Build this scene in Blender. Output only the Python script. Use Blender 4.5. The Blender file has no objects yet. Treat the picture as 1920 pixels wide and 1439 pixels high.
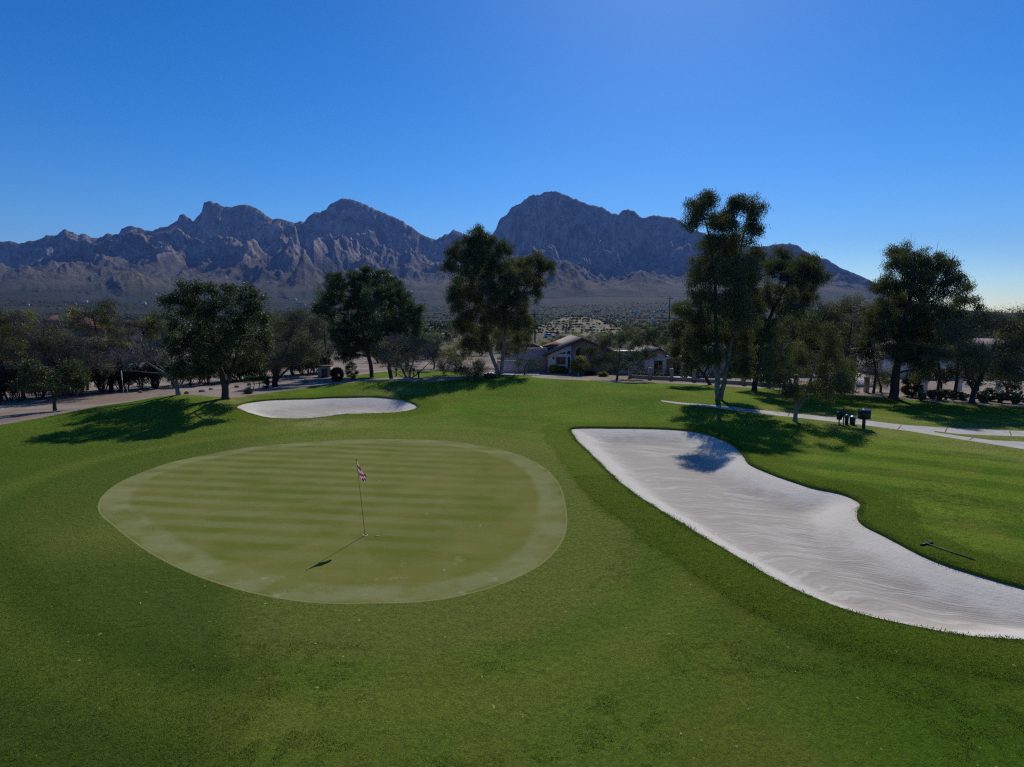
import bpy, math, random
import numpy as np
from mathutils import Vector
from mathutils.geometry import delaunay_2d_cdt

SC = bpy.context.scene
COL = SC.collection
random.seed(5)
RNG = np.random.default_rng(11)

# ------------------------------------------------------------------ camera
F, CX, CY = 1119.0, 960.0, 719.5
HC = 6.0
TH = math.radians(6.1)
cam_d = bpy.data.cameras.new("camera")
cam = bpy.data.objects.new("camera", cam_d)
COL.objects.link(cam)
cam.location = (0, 0, HC)
cam.rotation_euler = (math.radians(90) - TH, 0, 0)
cam_d.sensor_width = 36
cam_d.lens = F / 1920 * 36
cam_d.clip_start = 0.1
cam_d.clip_end = 40000
SC.camera = cam
ST, CT = math.sin(TH), math.cos(TH)


def ray(px, py):
    a, b = (px - CX) / F, (CY - py) / F
    return np.array([a, CT + b * ST, -ST + b * CT])


def gpz(px, py, z=0.0):
    d = ray(px, py)
    t = (z - HC) / d[2]
    return np.array([d[0] * t, d[1] * t, z])


def wz(py, Y):
    k = (CY - py) / F
    return HC + Y * (k * CT - ST) / (CT + k * ST)


def wx(px, Y, Z=0.0):
    return (px - CX) / F * (Y * CT - (Z - HC) * ST)


# ------------------------------------------------------------------ noise
def _hash(i, j, s):
    n = (i.astype(np.int64) * 374761393 + j.astype(np.int64) * 668265263 + s * 1442695041) & 0x7fffffff
    n = ((n ^ (n >> 13)) * 1274126177) & 0x7fffffff
    n = (n ^ (n >> 16)) & 0x7fffffff
    return (n % 100003) / 100003.0


def vnoise(x, y, s=0):
    x = np.asarray(x, float); y = np.asarray(y, float)
    xi, yi = np.floor(x), np.floor(y)
    fx, fy = x - xi, y - yi
    fx = fx * fx * fx * (fx * (fx * 6 - 15) + 10); fy = fy * fy * fy * (fy * (fy * 6 - 15) + 10)
    xi = xi.astype(np.int64); yi = yi.astype(np.int64)
    a = _hash(xi, yi, s); b = _hash(xi + 1, yi, s)
    c = _hash(xi, yi + 1, s); d = _hash(xi + 1, yi + 1, s)
    return (a * (1 - fx) + b * fx) * (1 - fy) + (c * (1 - fx) + d * fx) * fy


def fbm(x, y, o=4, s=0):
    v = 0; a = .5
    for k in range(o):
        v = v + a * (vnoise(x, y, s + k * 7) - .5)
        x = x * 2.03 + 11.3; y = y * 2.03 + 5.7; a *= .5
    return v


def ridged(x, y, o=4, s=0):
    v = 0; a = .5
    for k in range(o):
        v = v + a * (1 - np.abs(2 * vnoise(x, y, s + k * 7) - 1))
        x = x * 2.07 + 3.1; y = y * 2.07 + 9.2; a *= .5
    return v


def smooth(a, b, x):
    t = np.clip((x - a) / (b - a), 0, 1)
    return t * t * (3 - 2 * t)


# ------------------------------------------------------------------ near terrain
def ridge_pts(l):
    return np.array([list(gpz(px, py, z)[:2]) + [z] for px, py, z in l])


R_LEFT = (ridge_pts([(-260, 850, .3), (-60, 806, .4), (110, 776, .55), (230, 757, .85), (335, 742, 1.15), (395, 745, .8), (440, 752, .35)]), 4.6)
R_BACK = (ridge_pts([(520, 738, .3), (600, 726, .7), (700, 714, 1.1), (820, 709, 1.35), (950, 704, 1.5), (1060, 711, 1.25), (1180, 731, .8), (1270, 750, .45), (1340, 766, .2), (1460, 786, .05)]), 6.5)
R_BUNK = (ridge_pts([(1010, 830, .1), (1090, 868, .18), (1180, 940, .26), (1290, 1015, .3), (1420, 1098, .32), (1560, 1160, .34), (1740, 1215, .34), (1900, 1245, .3), (2150, 1280, .1)]), 1.5)


def ridge_h(x, y, R):
    P, w = R
    best = np.zeros_like(x)
    for i in range(len(P) - 1):
        ax, ay, az = P[i]; bx, by, bz = P[i + 1]
        dx, dy = bx - ax, by - ay
        t = np.clip(((x - ax) * dx + (y - ay) * dy) / (dx * dx + dy * dy), 0, 1)
        d2 = (x - ax - t * dx) ** 2 + (y - ay - t * dy) ** 2
        best = np.maximum(best, (az + t * (bz - az)) * np.exp(-d2 / (w * w)))
    return best


def HB(x, y):
    x = np.asarray(x, float); y = np.asarray(y, float)
    r = np.hypot(x, y)
    z = ridge_h(x, y, R_LEFT) + ridge_h(x, y, R_BACK) + ridge_h(x, y, R_BUNK)
    z = z + .16 * fbm(x / 9, y / 9, 3, 3) * smooth(3, 9, r) * (1 - smooth(60, 75, r))
    z = z + 4.0 * fbm(x / 90, y / 90, 4, 21) * smooth(100, 260, r)
    z = z + 20 * fbm(x / 500, y / 500, 4, 31) * smooth(500, 1800, r)
    rf = np.clip(r - 330, 0, 2900)
    z = z + 2.15e-5 * rf * rf * smooth(.0, .5, y / (r + 1e-6)) * (1 - smooth(5500, 8000, r)) * (1 - .84 * smooth(.42, .78, x / (np.abs(y) + 1)))
    return z


def gp(px, py):
    d = ray(px, py)
    t = np.concatenate([np.linspace(4, 120, 1400), np.linspace(120.5, 900, 1200)])
    X = d[0] * t; Y = d[1] * t; Z = HC + d[2] * t
    hit = np.where(Z < HB(X, Y))[0]
    i = hit[0] if len(hit) else len(t) - 1
    return np.array([X[i], Y[i], float(HB(X[i], Y[i]))])


# ------------------------------------------------------------------ materials
MATS = {}


def mat(name, col=(.5, .5, .5), rough=.8, **kw):
    if name in MATS:
        return MATS[name]
    m = bpy.data.materials.new(name)
    m.use_nodes = True
    nt = m.node_tree
    b = nt.nodes["Principled BSDF"]
    b.inputs["Base Color"].default_value = (*col, 1)
    b.inputs["Roughness"].default_value = rough
    b.inputs["Metallic"].default_value = kw.get("metal", 0)
    b.inputs["Specular IOR Level"].default_value = kw.get("spec", .3)
    MATS[name] = m
    v = kw.get("vary", 0)
    if v:
        sc_ = kw.get("scale", 6)
        tc = nt.nodes.new("ShaderNodeTexCoord")
        n = nt.nodes.new("ShaderNodeTexNoise"); n.inputs["Scale"].default_value = sc_; n.inputs["Detail"].default_value = 6
        nt.links.new(tc.outputs["Object"], n.inputs["Vector"])
        r = nt.nodes.new("ShaderNodeValToRGB")
        r.color_ramp.elements[0].position = .3; r.color_ramp.elements[1].position = .7
        r.color_ramp.elements[0].color = (*[c * (1 - v) for c in col], 1)
        r.color_ramp.elements[1].color = (*[min(1, c * (1 + v)) for c in col], 1)
        nt.links.new(n.outputs["Fac"], r.inputs["Fac"])
        nt.links.new(r.outputs["Color"], b.inputs["Base Color"])
        bp = nt.nodes.new("ShaderNodeBump"); bp.inputs["Strength"].default_value = kw.get("bump", .3); bp.inputs["Distance"].default_value = .02
        nt.links.new(n.outputs["Fac"], bp.inputs["Height"])
        nt.links.new(bp.outputs["Normal"], b.inputs["Normal"])
    return m


class NT:
    """small helper to write node graphs tersely"""
    def __init__(s, name):
        s.m = bpy.data.materials.new(name); s.m.use_nodes = True
        s.t = s.m.node_tree; s.b = s.t.nodes["Principled BSDF"]
        s.pos = s.t.nodes.new("ShaderNodeNewGeometry")
        MATS[name] = s.m

    def n(s, kind, **kw):
        return s.t.nodes.new("ShaderNode" + kind)

    def link(s, a, b):
        s.t.links.new(a, b)

    def setin(s, sock, v):
        if hasattr(v, "links") or isinstance(v, bpy.types.NodeSocket):
            s.link(v, sock)
        else:
            sock.default_value = v

    def mapv(s, rot=0, scale=(1, 1, 1)):
        m = s.n("Mapping"); s.link(s.pos.outputs["Position"], m.inputs["Vector"])
        m.inputs["Rotation"].default_value = (0, 0, rot); m.inputs["Scale"].default_value = scale
        return m.outputs["Vector"]

    def noise(s, scale, detail=4, vec=None, dist=0, rough=.55):
        n = s.n("TexNoise"); n.inputs["Scale"].default_value = scale; n.inputs["Detail"].default_value = detail
        n.inputs["Distortion"].default_value = dist; n.inputs["Roughness"].default_value = rough
        s.link(vec if vec is not None else s.pos.outputs["Position"], n.inputs["Vector"])
        return n.outputs["Fac"]

    def math(s, op, a, b=0.0, clamp=False):
        n = s.n("Math"); n.operation = op; n.use_clamp = clamp
        s.setin(n.inputs[0], a); s.setin(n.inputs[1], b)
        return n.outputs[0]

    def ramp(s, v, lo, hi):
        n = s.n("MapRange"); n.interpolation_type = 'SMOOTHSTEP'
        s.setin(n.inputs[0], v); n.inputs[1].default_value = lo; n.inputs[2].default_value = hi
        return n.outputs[0]

    def mix(s, f, a, b, mode='MIX'):
        n = s.n("Mix"); n.data_type = 'RGBA'; n.blend_type = mode
        s.setin(n.inputs[0], f)
        for i, v in ((6, a), (7, b)):
            if isinstance(v, tuple):
                n.inputs[i].default_value = (*v, 1)
            else:
                s.link(v, n.inputs[i])
        return n.outputs[2]

    def attr(s, name):
        n = s.n("Attribute"); n.attribute_name = name
        return n.outputs["Fac"]

    def bump(s, h, dist, strength=1.0, prev=None):
        n = s.n("Bump"); n.inputs["Distance"].default_value = dist; n.inputs["Strength"].default_value = strength
        s.link(h, n.inputs["Height"])
        if prev is not None:
            s.link(prev, n.inputs["Normal"])
        return n.outputs["Normal"]

    def done(s, col, rough=.9, spec=.2, normal=None):
        s.setin(s.b.inputs["Base Color"], col if not isinstance(col, tuple) else (*col, 1))
        s.setin(s.b.inputs["Roughness"], rough)
        s.b.inputs["Specular IOR Level"].default_value = spec
        if normal is not None:
            s.link(normal, s.b.inputs["Normal"])
        return s.m


def leaf_mat(name, cols, rough=.55, trans=.25, spec=.3):
    if name in MATS:
        return MATS[name]
    g = NT(name)
    r = g.n("ValToRGB")
    el = r.color_ramp.elements
    while len(el) < len(cols):
        el.new(.5)
    for i, c in enumerate(cols):
        el[i].position = i / (len(cols) - 1); el[i].color = (*c, 1)
    g.link(g.pos.outputs["Random Per Island"], r.inputs["Fac"])
    g.setin(g.b.inputs["Base Color"], r.outputs["Color"])
    g.b.inputs["Roughness"].default_value = rough
    g.b.inputs["Specular IOR Level"].default_value = spec
    if trans:
        tr = g.n("BsdfTranslucent")
        g.link(g.mix(1.0, r.outputs["Color"], (1.55, 1.7, .75), 'MULTIPLY'), tr.inputs["Color"])
        mx = g.n("MixShader"); mx.inputs[0].default_value = trans
        g.link(g.b.outputs[0], mx.inputs[1]); g.link(tr.outputs[0], mx.inputs[2])
        g.link(mx.outputs[0], g.t.nodes["Material Output"].inputs["Surface"])
    return g.m


# ------------------------------------------------------------------ mesh builder
class MB:
    def __init__(s):
        s.V = []; s.F = []; s.n = 0

    def add(s, v, f):
        v = np.asarray(v, float).reshape(-1, 3)
        s.V.append(v)
        if isinstance(f, np.ndarray):
            s.F.append(f + s.n)
        else:
            s.F.extend([np.array([q]) + s.n for q in f])
        s.n += len(v)

    def box(s, c, size, rz=0, bev=0.0):
        x, y, z = [q / 2 for q in size]
        if bev:
            pr = [(-x + bev, -y), (x - bev, -y), (x, -y + bev), (x, y - bev), (x - bev, y), (-x + bev, y), (-x, y - bev), (-x, -y + bev)]
            vs = [(a, b, -z) for a, b in pr] + [(a, b, z) for a, b in pr]
            fs = [list(range(7, -1, -1)), list(range(8, 16))] + [[i, (i + 1) % 8, 8 + (i + 1) % 8, 8 + i] for i in range(8)]
        else:
            vs = [(-x, -y, -z), (x, -y, -z), (x, y, -z), (-x, y, -z), (-x, -y, z), (x, -y, z), (x, y, z), (-x, y, z)]
            fs = [[3, 2, 1, 0], [4, 5, 6, 7], [0, 1, 5, 4], [1, 2, 6, 5], [2, 3, 7, 6], [3, 0, 4, 7]]
        vs = np.array(vs); cr, sr = math.cos(rz), math.sin(rz)
        o = vs.copy(); o[:, 0] = vs[:, 0] * cr - vs[:, 1] * sr + c[0]; o[:, 1] = vs[:, 0] * sr + vs[:, 1] * cr + c[1]; o[:, 2] += c[2]
        s.add(o, fs)

    def prism(s, poly, y0, y1):
        """polygon in x,z extruded along y"""
        n = len(poly)
        vs = [(a, y0, b) for a, b in poly] + [(a, y1, b) for a, b in poly]
        fs = [list(range(n)), list(range(2 * n - 1, n - 1, -1))] + [[(i + 1) % n, i, n + i, n + (i + 1) % n] for i in range(n)]
        s.add(vs, fs)

    def lathe(s, c, prof, n=12, sx=1, sy=1):
        vs = []; fs = []
        for r, z in prof:
            for k in range(n):
                a = 2 * math.pi * k / n
                vs.append((c[0] + r * sx * math.cos(a), c[1] + r * sy * math.sin(a), c[2] + z))
        m = len(prof)
        for i in range(m - 1):
            for k in range(n):
                fs.append([i * n + k, i * n + (k + 1) % n, (i + 1) * n + (k + 1) % n, (i + 1) * n + k])
        fs.append(list(range(n - 1, -1, -1))); fs.append([(m - 1) * n + k for k in range(n)])
        s.add(vs, fs)

    def tube(s, pts, rad, n=6):
        pts = np.asarray(pts, float); m = len(pts)
        T = np.gradient(pts, axis=0); T /= np.linalg.norm(T, axis=1)[:, None] + 1e-9
        ref = np.array([0.31, 0.2, .93]) if abs(T[:, 2]).mean() < .8 else np.array([1., .1, 0])
        U = np.cross(T, ref); U /= np.linalg.norm(U, axis=1)[:, None] + 1e-9
        W = np.cross(T, U)
        a = np.arange(n) * 2 * math.pi / n
        rad = np.broadcast_to(rad, (m,))
        vs = pts[:, None, :] + rad[:, None, None] * (np.cos(a)[None, :, None] * U[:, None, :] + np.sin(a)[None, :, None] * W[:, None, :])
        i = np.arange(m - 1)[:, None] * n; k = np.arange(n)[None, :]; k2 = (k + 1) % n
        f = np.stack([i + k, i + k2, i + n + k2, i + n + k], -1).reshape(-1, 4)
        base = s.n
        s.add(vs.reshape(-1, 3), f)
        s.F.append(np.array([[base + (m - 1) * n + q for q in range(n)]]))

    def quads(s, c, u, v):
        """centres, half axes -> diamond leaves"""
        vs = np.stack([c - u, c - v * 1.0 + u * .1, c + u, c + v * 1.0 + u * .1], 1)
        n = len(c)
        s.add(vs.reshape(-1, 3), np.arange(n * 4).reshape(n, 4))

    def build(s, name, m, parent=None, off=None, smooth_=False):
        V = np.concatenate(s.V)
        if off is not None:
            V = V - np.asarray(off, float)
        me = bpy.data.meshes.new(name)
        me.vertices.add(len(V)); me.vertices.foreach_set("co", V.astype(np.float32).ravel())
        lens = np.concatenate([np.full(len(f), f.shape[1]) for f in s.F])
        idx = np.concatenate([f.ravel() for f in s.F])
        me.loops.add(len(idx)); me.loops.foreach_set("vertex_index", idx.astype(np.int32))
        me.polygons.add(len(lens))
        st = np.concatenate([[0], np.cumsum(lens)[:-1]])
        me.polygons.foreach_set("loop_start", st.astype(np.int32))
        me.polygons.foreach_set("loop_total", lens.astype(np.int32))
        if smooth_:
            me.polygons.foreach_set("use_smooth", np.ones(len(lens), bool))
        me.update(calc_edges=True); me.validate()
        me.materials.append(m)
        o = bpy.data.objects.new(name, me); COL.objects.link(o)
        if parent is not None:
            o.parent = parent
        return o


def tag(o, label=None, cat=None, group=None, kind=None):
    if label: o["label"] = label
    if cat: o["category"] = cat
    if group: o["group"] = group
    if kind: o["kind"] = kind
    return o


def empty(name, loc, label, cat, group=None, rz=0):
    o = bpy.data.objects.new(name, None); COL.objects.link(o)
    o.location = [float(q) for q in loc]; o.rotation_euler = (0, 0, rz); o.empty_display_size = .3
    return tag(o, label, cat, group)


def copy_tree(o, parent=None):
    c = o.copy(); COL.objects.link(c); c.parent = parent
    for ch in list(o.children):
        copy_tree(ch, c)
    return c


# ------------------------------------------------------------------ outlines (traced on the photo, dropped on the ground)
def smooth_poly(P, step, closed=True):
    P = np.asarray(P, float); n = len(P); out = []
    segs = n if closed else n - 1
    for i in range(segs):
        p0, p1, p2, p3 = [P[(i + k) % n] if closed else P[min(max(i + k, 0), n - 1)] for k in (-1, 0, 1, 2)]
        L = np.linalg.norm(p2 - p1); m = max(1, int(L / step))
        for k in range(m):
            t = k / m
            out.append(.5 * ((2 * p1) + (-p0 + p2) * t + (2 * p0 - 5 * p1 + 4 * p2 - p3) * t * t + (-p0 + 3 * p1 - 3 * p2 + p3) * t ** 3))
    if not closed:
        out.append(P[-1])
    return np.array(out)


def trace(l, step, curve=True, jit=0.0, seed=0, flat=None):
    P = np.array([(gp(a, b) if flat is None else gpz(a, b, flat))[:2] for a, b in l])
    if curve:
        P = smooth_poly(P, step)
    else:
        Q = []
        for i in range(len(P)):
            a, b = P[i], P[(i + 1) % len(P)]
            m = max(1, int(np.linalg.norm(b - a) / step))
            Q += [a + (b - a) * k / m for k in range(m)]
        P = np.array(Q)
    if jit:
        s = np.arange(len(P)) * step
        P = P + jit * np.stack([fbm(s / .9, s * 0 + 3, 4, seed), fbm(s / .9, s * 0 + 9, 4, seed + 5)], 1) * 2
    return P


GREEN = trace([(186, 962), (186, 942), (196, 926), (222, 907), (258, 890), (315, 869), (380, 855), (460, 841), (560, 831), (680, 825), (780, 825), (850, 829), (920, 840), (975, 854), (1020, 877), (1048, 908),
               (1061, 950), (1063, 990), (1050, 1025), (1015, 1060), (960, 1090), (890, 1112), (800, 1129), (700, 1135), (600, 1132), (500, 1120), (400, 1093), (320, 1060), (260, 1025), (215, 990)], .3)
BUNK1 = trace([(1071, 808), (1082, 803), (1180, 803), (1270, 806), (1320, 813), (1362, 828), (1390, 848), (1404, 868), (1430, 882), (1470, 897), (1520, 913), (1570, 924), (1604, 936), (1614, 948),
               (1608, 964), (1614, 980), (1660, 1005), (1720, 1035), (1780, 1060), (1850, 1082), (1925, 1103), (2020, 1128), (2110, 1170), (2110, 1212), (2020, 1214), (1925, 1205), (1840, 1200),
               (1740, 1185), (1640, 1162), (1560, 1138), (1500, 1112), (1440, 1082), (1370, 1040), (1300, 997), (1230, 955), (1180, 920), (1140, 885), (1100, 845), (1080, 824)], .22, jit=.05, seed=2)
BUNK2 = trace([(445, 763), (475, 754), (530, 749), (600, 747), (650, 745), (690, 744), (730, 747), (765, 753), (782, 761), (775, 769), (740, 775), (690, 777), (640, 779), (600, 784), (555, 787), (510, 785), (478, 779), (458, 772)], .25, jit=.06, seed=3)
PATH_R = trace([(1240, 751), (1300, 757), (1360, 762), (1450, 772), (1600, 786), (1690, 797), (1760, 802), (1920, 809), (2120, 818), (2900, 850), (2900, 868), (2120, 829), (1920, 819), (1800, 814.5), (1752, 809), (1752, 811), (1800, 818), (1860, 826), (1920, 829), (2120, 862), (2900, 975), (2900, 1010), (2120, 884),
                (1920, 843), (1800, 824), (1700, 808), (1600, 795), (1480, 782), (1360, 768), (1300, 760), (1240, 753)], .5, curve=False)
PATH_L = trace([(-260, 835), (-60, 795), (0, 787), (60, 779), (110, 772), (200, 759), (300, 742), (380, 734), (440, 725), (500, 719), (560, 714), (640, 707), (640, 709.5), (560, 717), (500, 723), (440, 730), (380, 740), (300, 749), (200, 768), (110, 781), (60, 789), (0, 797), (-60, 806), (-260, 850)], .6, flat=.1)
PATH_M = trace([(690, 710), (735, 705), (800, 705), (860, 707.5), (930, 709), (1000, 700), (1000, 702), (930, 712), (860, 711.5), (800, 708.5), (740, 709), (700, 712.5)], .6, flat=.3)
LAWN_PX = [(2600, 850), (2150, 775), (1920, 765), (1830, 759), (1760, 755), (1680, 748), (1600, 742), (1560, 739), (1480, 733), (1400, 727), (1290, 720.5), (1180, 717), (1100, 714), (1060, 712), (1000, 708), (950, 703.5), (905, 707.5), (860, 713), (800, 716), (765, 716), (720, 714),
           (640, 720), (600, 725), (560, 730), (520, 735), (455, 746), (425, 747), (395, 744), (340, 740), (230, 756), (110, 777), (0, 798), (-60, 810), (-300, 860), (-900, 1000)]
lawn_p = [gp(a, b)[:2] for a, b in LAWN_PX] + [np.array([-60, -40]), np.array([60, -40])]
LAWN = []
for i in range(len(lawn_p)):
    a, b = lawn_p[i], lawn_p[(i + 1) % len(lawn_p)]
    m = max(1, int(np.linalg.norm(b - a) / .6))
    LAWN += [a + (b - a) * k / m for k in range(m)]
LAWN = np.array(LAWN)
_s = np.arange(len(LAWN)) * .6
LAWN += .5 * np.stack([fbm(_s / 2.2, _s * 0, 4, 77), fbm(_s / 2.2, _s * 0 + 4, 4, 78)], 1)
LAWN2 = trace([(640, 704), (690, 696), (740, 691.5), (850, 691.5), (905, 696), (900, 702), (860, 704.5), (800, 703.5), (735, 703), (690, 706)], .8, jit=.1, flat=.3)


def inside(P, poly):
    x, y = P[:, 0], P[:, 1]
    ins = np.zeros(len(P), bool)
    mn, mx = poly.min(0), poly.max(0)
    sel = np.where((x >= mn[0]) & (x <= mx[0]) & (y >= mn[1]) & (y <= mx[1]))[0]
    xs, ys = x[sel], y[sel]; r = np.zeros(len(sel), bool)
    for i in range(len(poly)):
        ax, ay = poly[i]; bx, by = poly[(i + 1) % len(poly)]
        c = (ay > ys) != (by > ys)
        if ay != by:
            r ^= c & (xs < (bx - ax) * (ys - ay) / (by - ay) + ax)
    ins[sel] = r
    return ins


def sdist(P, poly, lim=8.0):
    """signed distance (positive inside), clipped at -lim"""
    x, y = P[:, 0], P[:, 1]
    mn, mx = poly.min(0) - lim, poly.max(0) + lim
    sel = np.where((x >= mn[0]) & (x <= mx[0]) & (y >= mn[1]) & (y <= mx[1]))[0]
    xs, ys = x[sel], y[sel]; d = np.full(len(sel), 1e9)
    for i in range(len(poly)):
        ax, ay = poly[i]; dx, dy = poly[(i + 1) % len(poly)] - poly[i]
        t = np.clip(((xs - ax) * dx + (ys - ay) * dy) / (dx * dx + dy * dy + 1e-12), 0, 1)
        d = np.minimum(d, (xs - ax - t * dx) ** 2 + (ys - ay - t * dy) ** 2)
    d = np.sqrt(d); out = np.full(len(P), -lim)
    out[sel] = np.where(inside(P[sel], poly), d, -np.minimum(d, lim))
    return out


LIP = .05


def bunker_drop(sd, dep, rim):
    return np.where(sd > 0, LIP + dep * smooth(0, rim, sd), 0)


def collar(sb):
    return .04 * smooth(-1.65, -1.35, sb)


def ground_z(x, y):
    """final height of the ground at single points (used to stand things on it)"""
    P = np.array([[x, y]])
    z = float(HB(P[:, 0], P[:, 1])[0])
    z -= float(bunker_drop(sdist(P, BUNK1), .42, 2.2)[0]) + float(bunker_drop(sdist(P, BUNK2), .30, 1.8)[0])
    return z


# ------------------------------------------------------------------ ground sheets, cut along the outlines
pts = [np.array([[0.0, 0.0]])]
r = 2.0
while r < 9000:
    a_in = math.radians(.36 if r < 95 else .8)
    az = np.arange(-math.radians(52), math.radians(52), a_in)
    out = np.arange(math.radians(52), math.radians(308), math.radians(4))
    aa = np.concatenate([az, out]) if r > 4 else np.arange(0, 2 * math.pi, math.radians(5))
    pts.append(np.stack([r * np.sin(aa), r * np.cos(aa)], 1))
    r *= 1.0125 if r < 95 else 1.03
if True:
    aa = np.arange(0, 2 * math.pi, math.radians(4)); pts.append(np.stack([9000 * np.sin(aa), 9000 * np.cos(aa)], 1))
G = np.concatenate(pts)
polys = [GREEN, BUNK1, BUNK2, PATH_R, PATH_L, PATH_M, LAWN, LAWN2]
# keep grid points off the outlines, add close rows beside the bunker edges
keep = np.ones(len(G), bool)
for p, tol in zip(polys, (.06, .07, .07, .08, .08, .08, .12, .1)):
    d = np.abs(sdist(G, p, 1.0)); keep &= d > tol


def offset(poly, d):
    T = np.roll(poly, -1, 0) - np.roll(poly, 1, 0); T /= np.linalg.norm(T, axis=1)[:, None] + 1e-9
    N = np.stack([-T[:, 1], T[:, 0]], 1)
    area = .5 * np.sum(poly[:, 0] * np.roll(poly[:, 1], -1) - np.roll(poly[:, 0], -1) * poly[:, 1])
    return poly + N * d * (1 if area > 0 else -1)


extra = [offset(BUNK1, q) for q in (.12, .3, .6, -.12)] + [offset(BUNK2, q) for q in (.12, .3, .6, -.12)]
allv = [G[keep]] + extra + polys
coords = np.concatenate(allv)
edges = []
base = sum(len(a) for a in allv[:-len(polys)])
for p in polys:
    n = len(p); edges += [(base + i, base + (i + 1) % n) for i in range(n)]; base += n
res = delaunay_2d_cdt([Vector(c) for c in coords.tolist()], edges, [], 0, 1e-4)
V2 = np.array([v[:] for v in res[0]]); T3 = np.array([f[:] for f in res[2]])
area = np.cross(V2[T3[:, 1]] - V2[T3[:, 0]], V2[T3[:, 2]] - V2[T3[:, 0]])
T3 = np.where(area[:, None] < 0, T3[:, ::-1], T3)
cen = V2[T3].mean(1)
sdG = sdist(V2, GREEN); sd1 = sdist(V2, BUNK1); sd2 = sdist(V2, BUNK2); sdP = sdist(V2, PATH_R); sdL = sdist(V2, LAWN)
Zb = HB(V2[:, 0], V2[:, 1])
reg = np.zeros(len(T3), int)                       # 0 desert
reg[inside(cen, LAWN)] = 1
reg[inside(cen, LAWN2)] = 2
for k, p in ((5, PATH_R), (6, PATH_L), (7, PATH_M), (3, BUNK1), (4, BUNK2), (8, GREEN)):
    reg[inside(cen, p)] = k

# ---- ground materials
# rough and fairway grass
g = NT("mown_grass")
fine = g.noise(55, 3, rough=.7)
fine2 = g.noise(14, 5, rough=.65)
med = g.noise(1.6, 5)
big = g.noise(.16, 4, dist=.6)
big2 = g.noise(.45, 4)
c = g.mix(g.ramp(big, .35, .65), (.034, .078, .010), (.052, .100, .016))
c = g.mix(g.math('MULTIPLY', g.ramp(big2, .5, .75), .5), c, (.075, .110, .022))
tuft = g.ramp(g.noise(7.5, 4, rough=.65), .54, .64)
tuft = g.math('MULTIPLY', tuft, g.ramp(g.noise(.22, 2), .48, .66))
c = g.mix(g.math('MULTIPLY', g.ramp(g.noise(.42, 6, rough=.65, dist=.4), .48, .62), .55), c, (.070, .088, .022))
c = g.mix(g.math('MULTIPLY', tuft, .8), c, (.017, .046, .007))
sg = g.attr("sd_green")
col_ring = g.math('MULTIPLY', g.ramp(sg, -2.6, -1.6), .55)            # fringe round the green
c = g.mix(col_ring, c, (.078, .098, .040))
c = g.mix(g.math('MULTIPLY', g.ramp(sg, -7.9, -5.5), .35), c, (.062, .090, .028))
c = g.mix(g.math('MULTIPLY', g.attr("rough"), .75), c, (.024, .052, .010))
ring2 = g.math('MULTIPLY', g.math('MULTIPLY', g.ramp(sg, -4.6, -3.6), g.math('SUBTRACT', 1, g.ramp(sg, -3.4, -2.6))), .35)
c = g.mix(ring2, c, (.075, .110, .028))
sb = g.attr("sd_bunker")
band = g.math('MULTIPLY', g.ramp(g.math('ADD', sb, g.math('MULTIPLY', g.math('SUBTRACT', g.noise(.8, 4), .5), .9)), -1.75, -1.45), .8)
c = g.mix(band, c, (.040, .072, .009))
# mowing stripes of the fairway right of the bunker
sv = g.mapv(rot=math.radians(33))
sx = g.n("SeparateXYZ"); g.link(sv, sx.inputs[0])
wv = g.math('SINE', g.math('ADD', g.math('MULTIPLY', sx.outputs[1], 2.2), g.math('MULTIPLY', g.noise(.3, 2), 2.4)))
wv = g.math('MULTIPLY', g.ramp(wv, -.5, .5), g.attr("stripe"))
c = g.mix(g.math('MULTIPLY', wv, .40), c, (.088, .150, .022))
c = g.mix(g.math('MULTIPLY', g.attr("dull"), g.ramp(g.noise(.9, 5), .25, .6)), c, (.125, .140, .085))
c = g.mix(g.math('MULTIPLY', g.ramp(fine2, .35, .65), .60), c, g.mix(1.0, c, (1.7, 1.6, 1.55), 'MULTIPLY'))
c = g.mix(g.math('MULTIPLY', g.ramp(fine, .60, .38), .65), c, g.mix(1.0, c, (.42, .48, .40), 'MULTIPLY'))
speck = g.ramp(g.noise(9, 1, rough=.2), .80, .83)
c = g.mix(g.math('MULTIPLY', speck, .5), c, (.30, .30, .20))
nb = g.bump(g.noise(26, 5, rough=.85), .07, 1.0)
nb = g.bump(g.noise(6, 5, rough=.6), .10, .7, nb)
nb = g.bump(med, .08, .6, nb)
M_GRASS = g.done(g.mix(1.0, c, (2.85, 2.30, 1.45), 'MULTIPLY'), 1.0, .03, nb)

# putting green
g = NT("putting_turf")
sv = g.mapv(rot=math.radians(8))
sx = g.n("SeparateXYZ"); g.link(sv, sx.inputs[0])
wob = g.math('MULTIPLY', g.noise(.3, 4), 3.0)
wv = g.ramp(g.math('SINE', g.math('ADD', g.math('MULTIPLY', sx.outputs[1], 6.4), wob)), -.9, .9)
px_ = g.n("SeparateXYZ"); g.link(g.pos.outputs["Position"], px_.inputs[0])
fade = g.math('MULTIPLY', g.ramp(px_.outputs[0], 1.5, -6.0), g.ramp(g.noise(.5, 3), .25, .6))
fade = g.math('ADD', g.math('MULTIPLY', fade, .38), .09)
fade = g.math('MULTIPLY', fade, g.ramp(px_.outputs[1], 12.0, 17.5))
c = g.mix(g.ramp(g.noise(.45, 5, dist=.5), .35, .68), (.122, .132, .026), (.165, .155, .044))
c = g.mix(g.math('MULTIPLY', g.ramp(g.noise(.8, 5), .5, .72), .35), c, (.20, .18, .080))
c = g.mix(g.math('MULTIPLY', wv, fade), c, (.215, .225, .110))
sd = g.attr("sd_green")
edge_n = g.noise(.7, 4)
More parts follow.
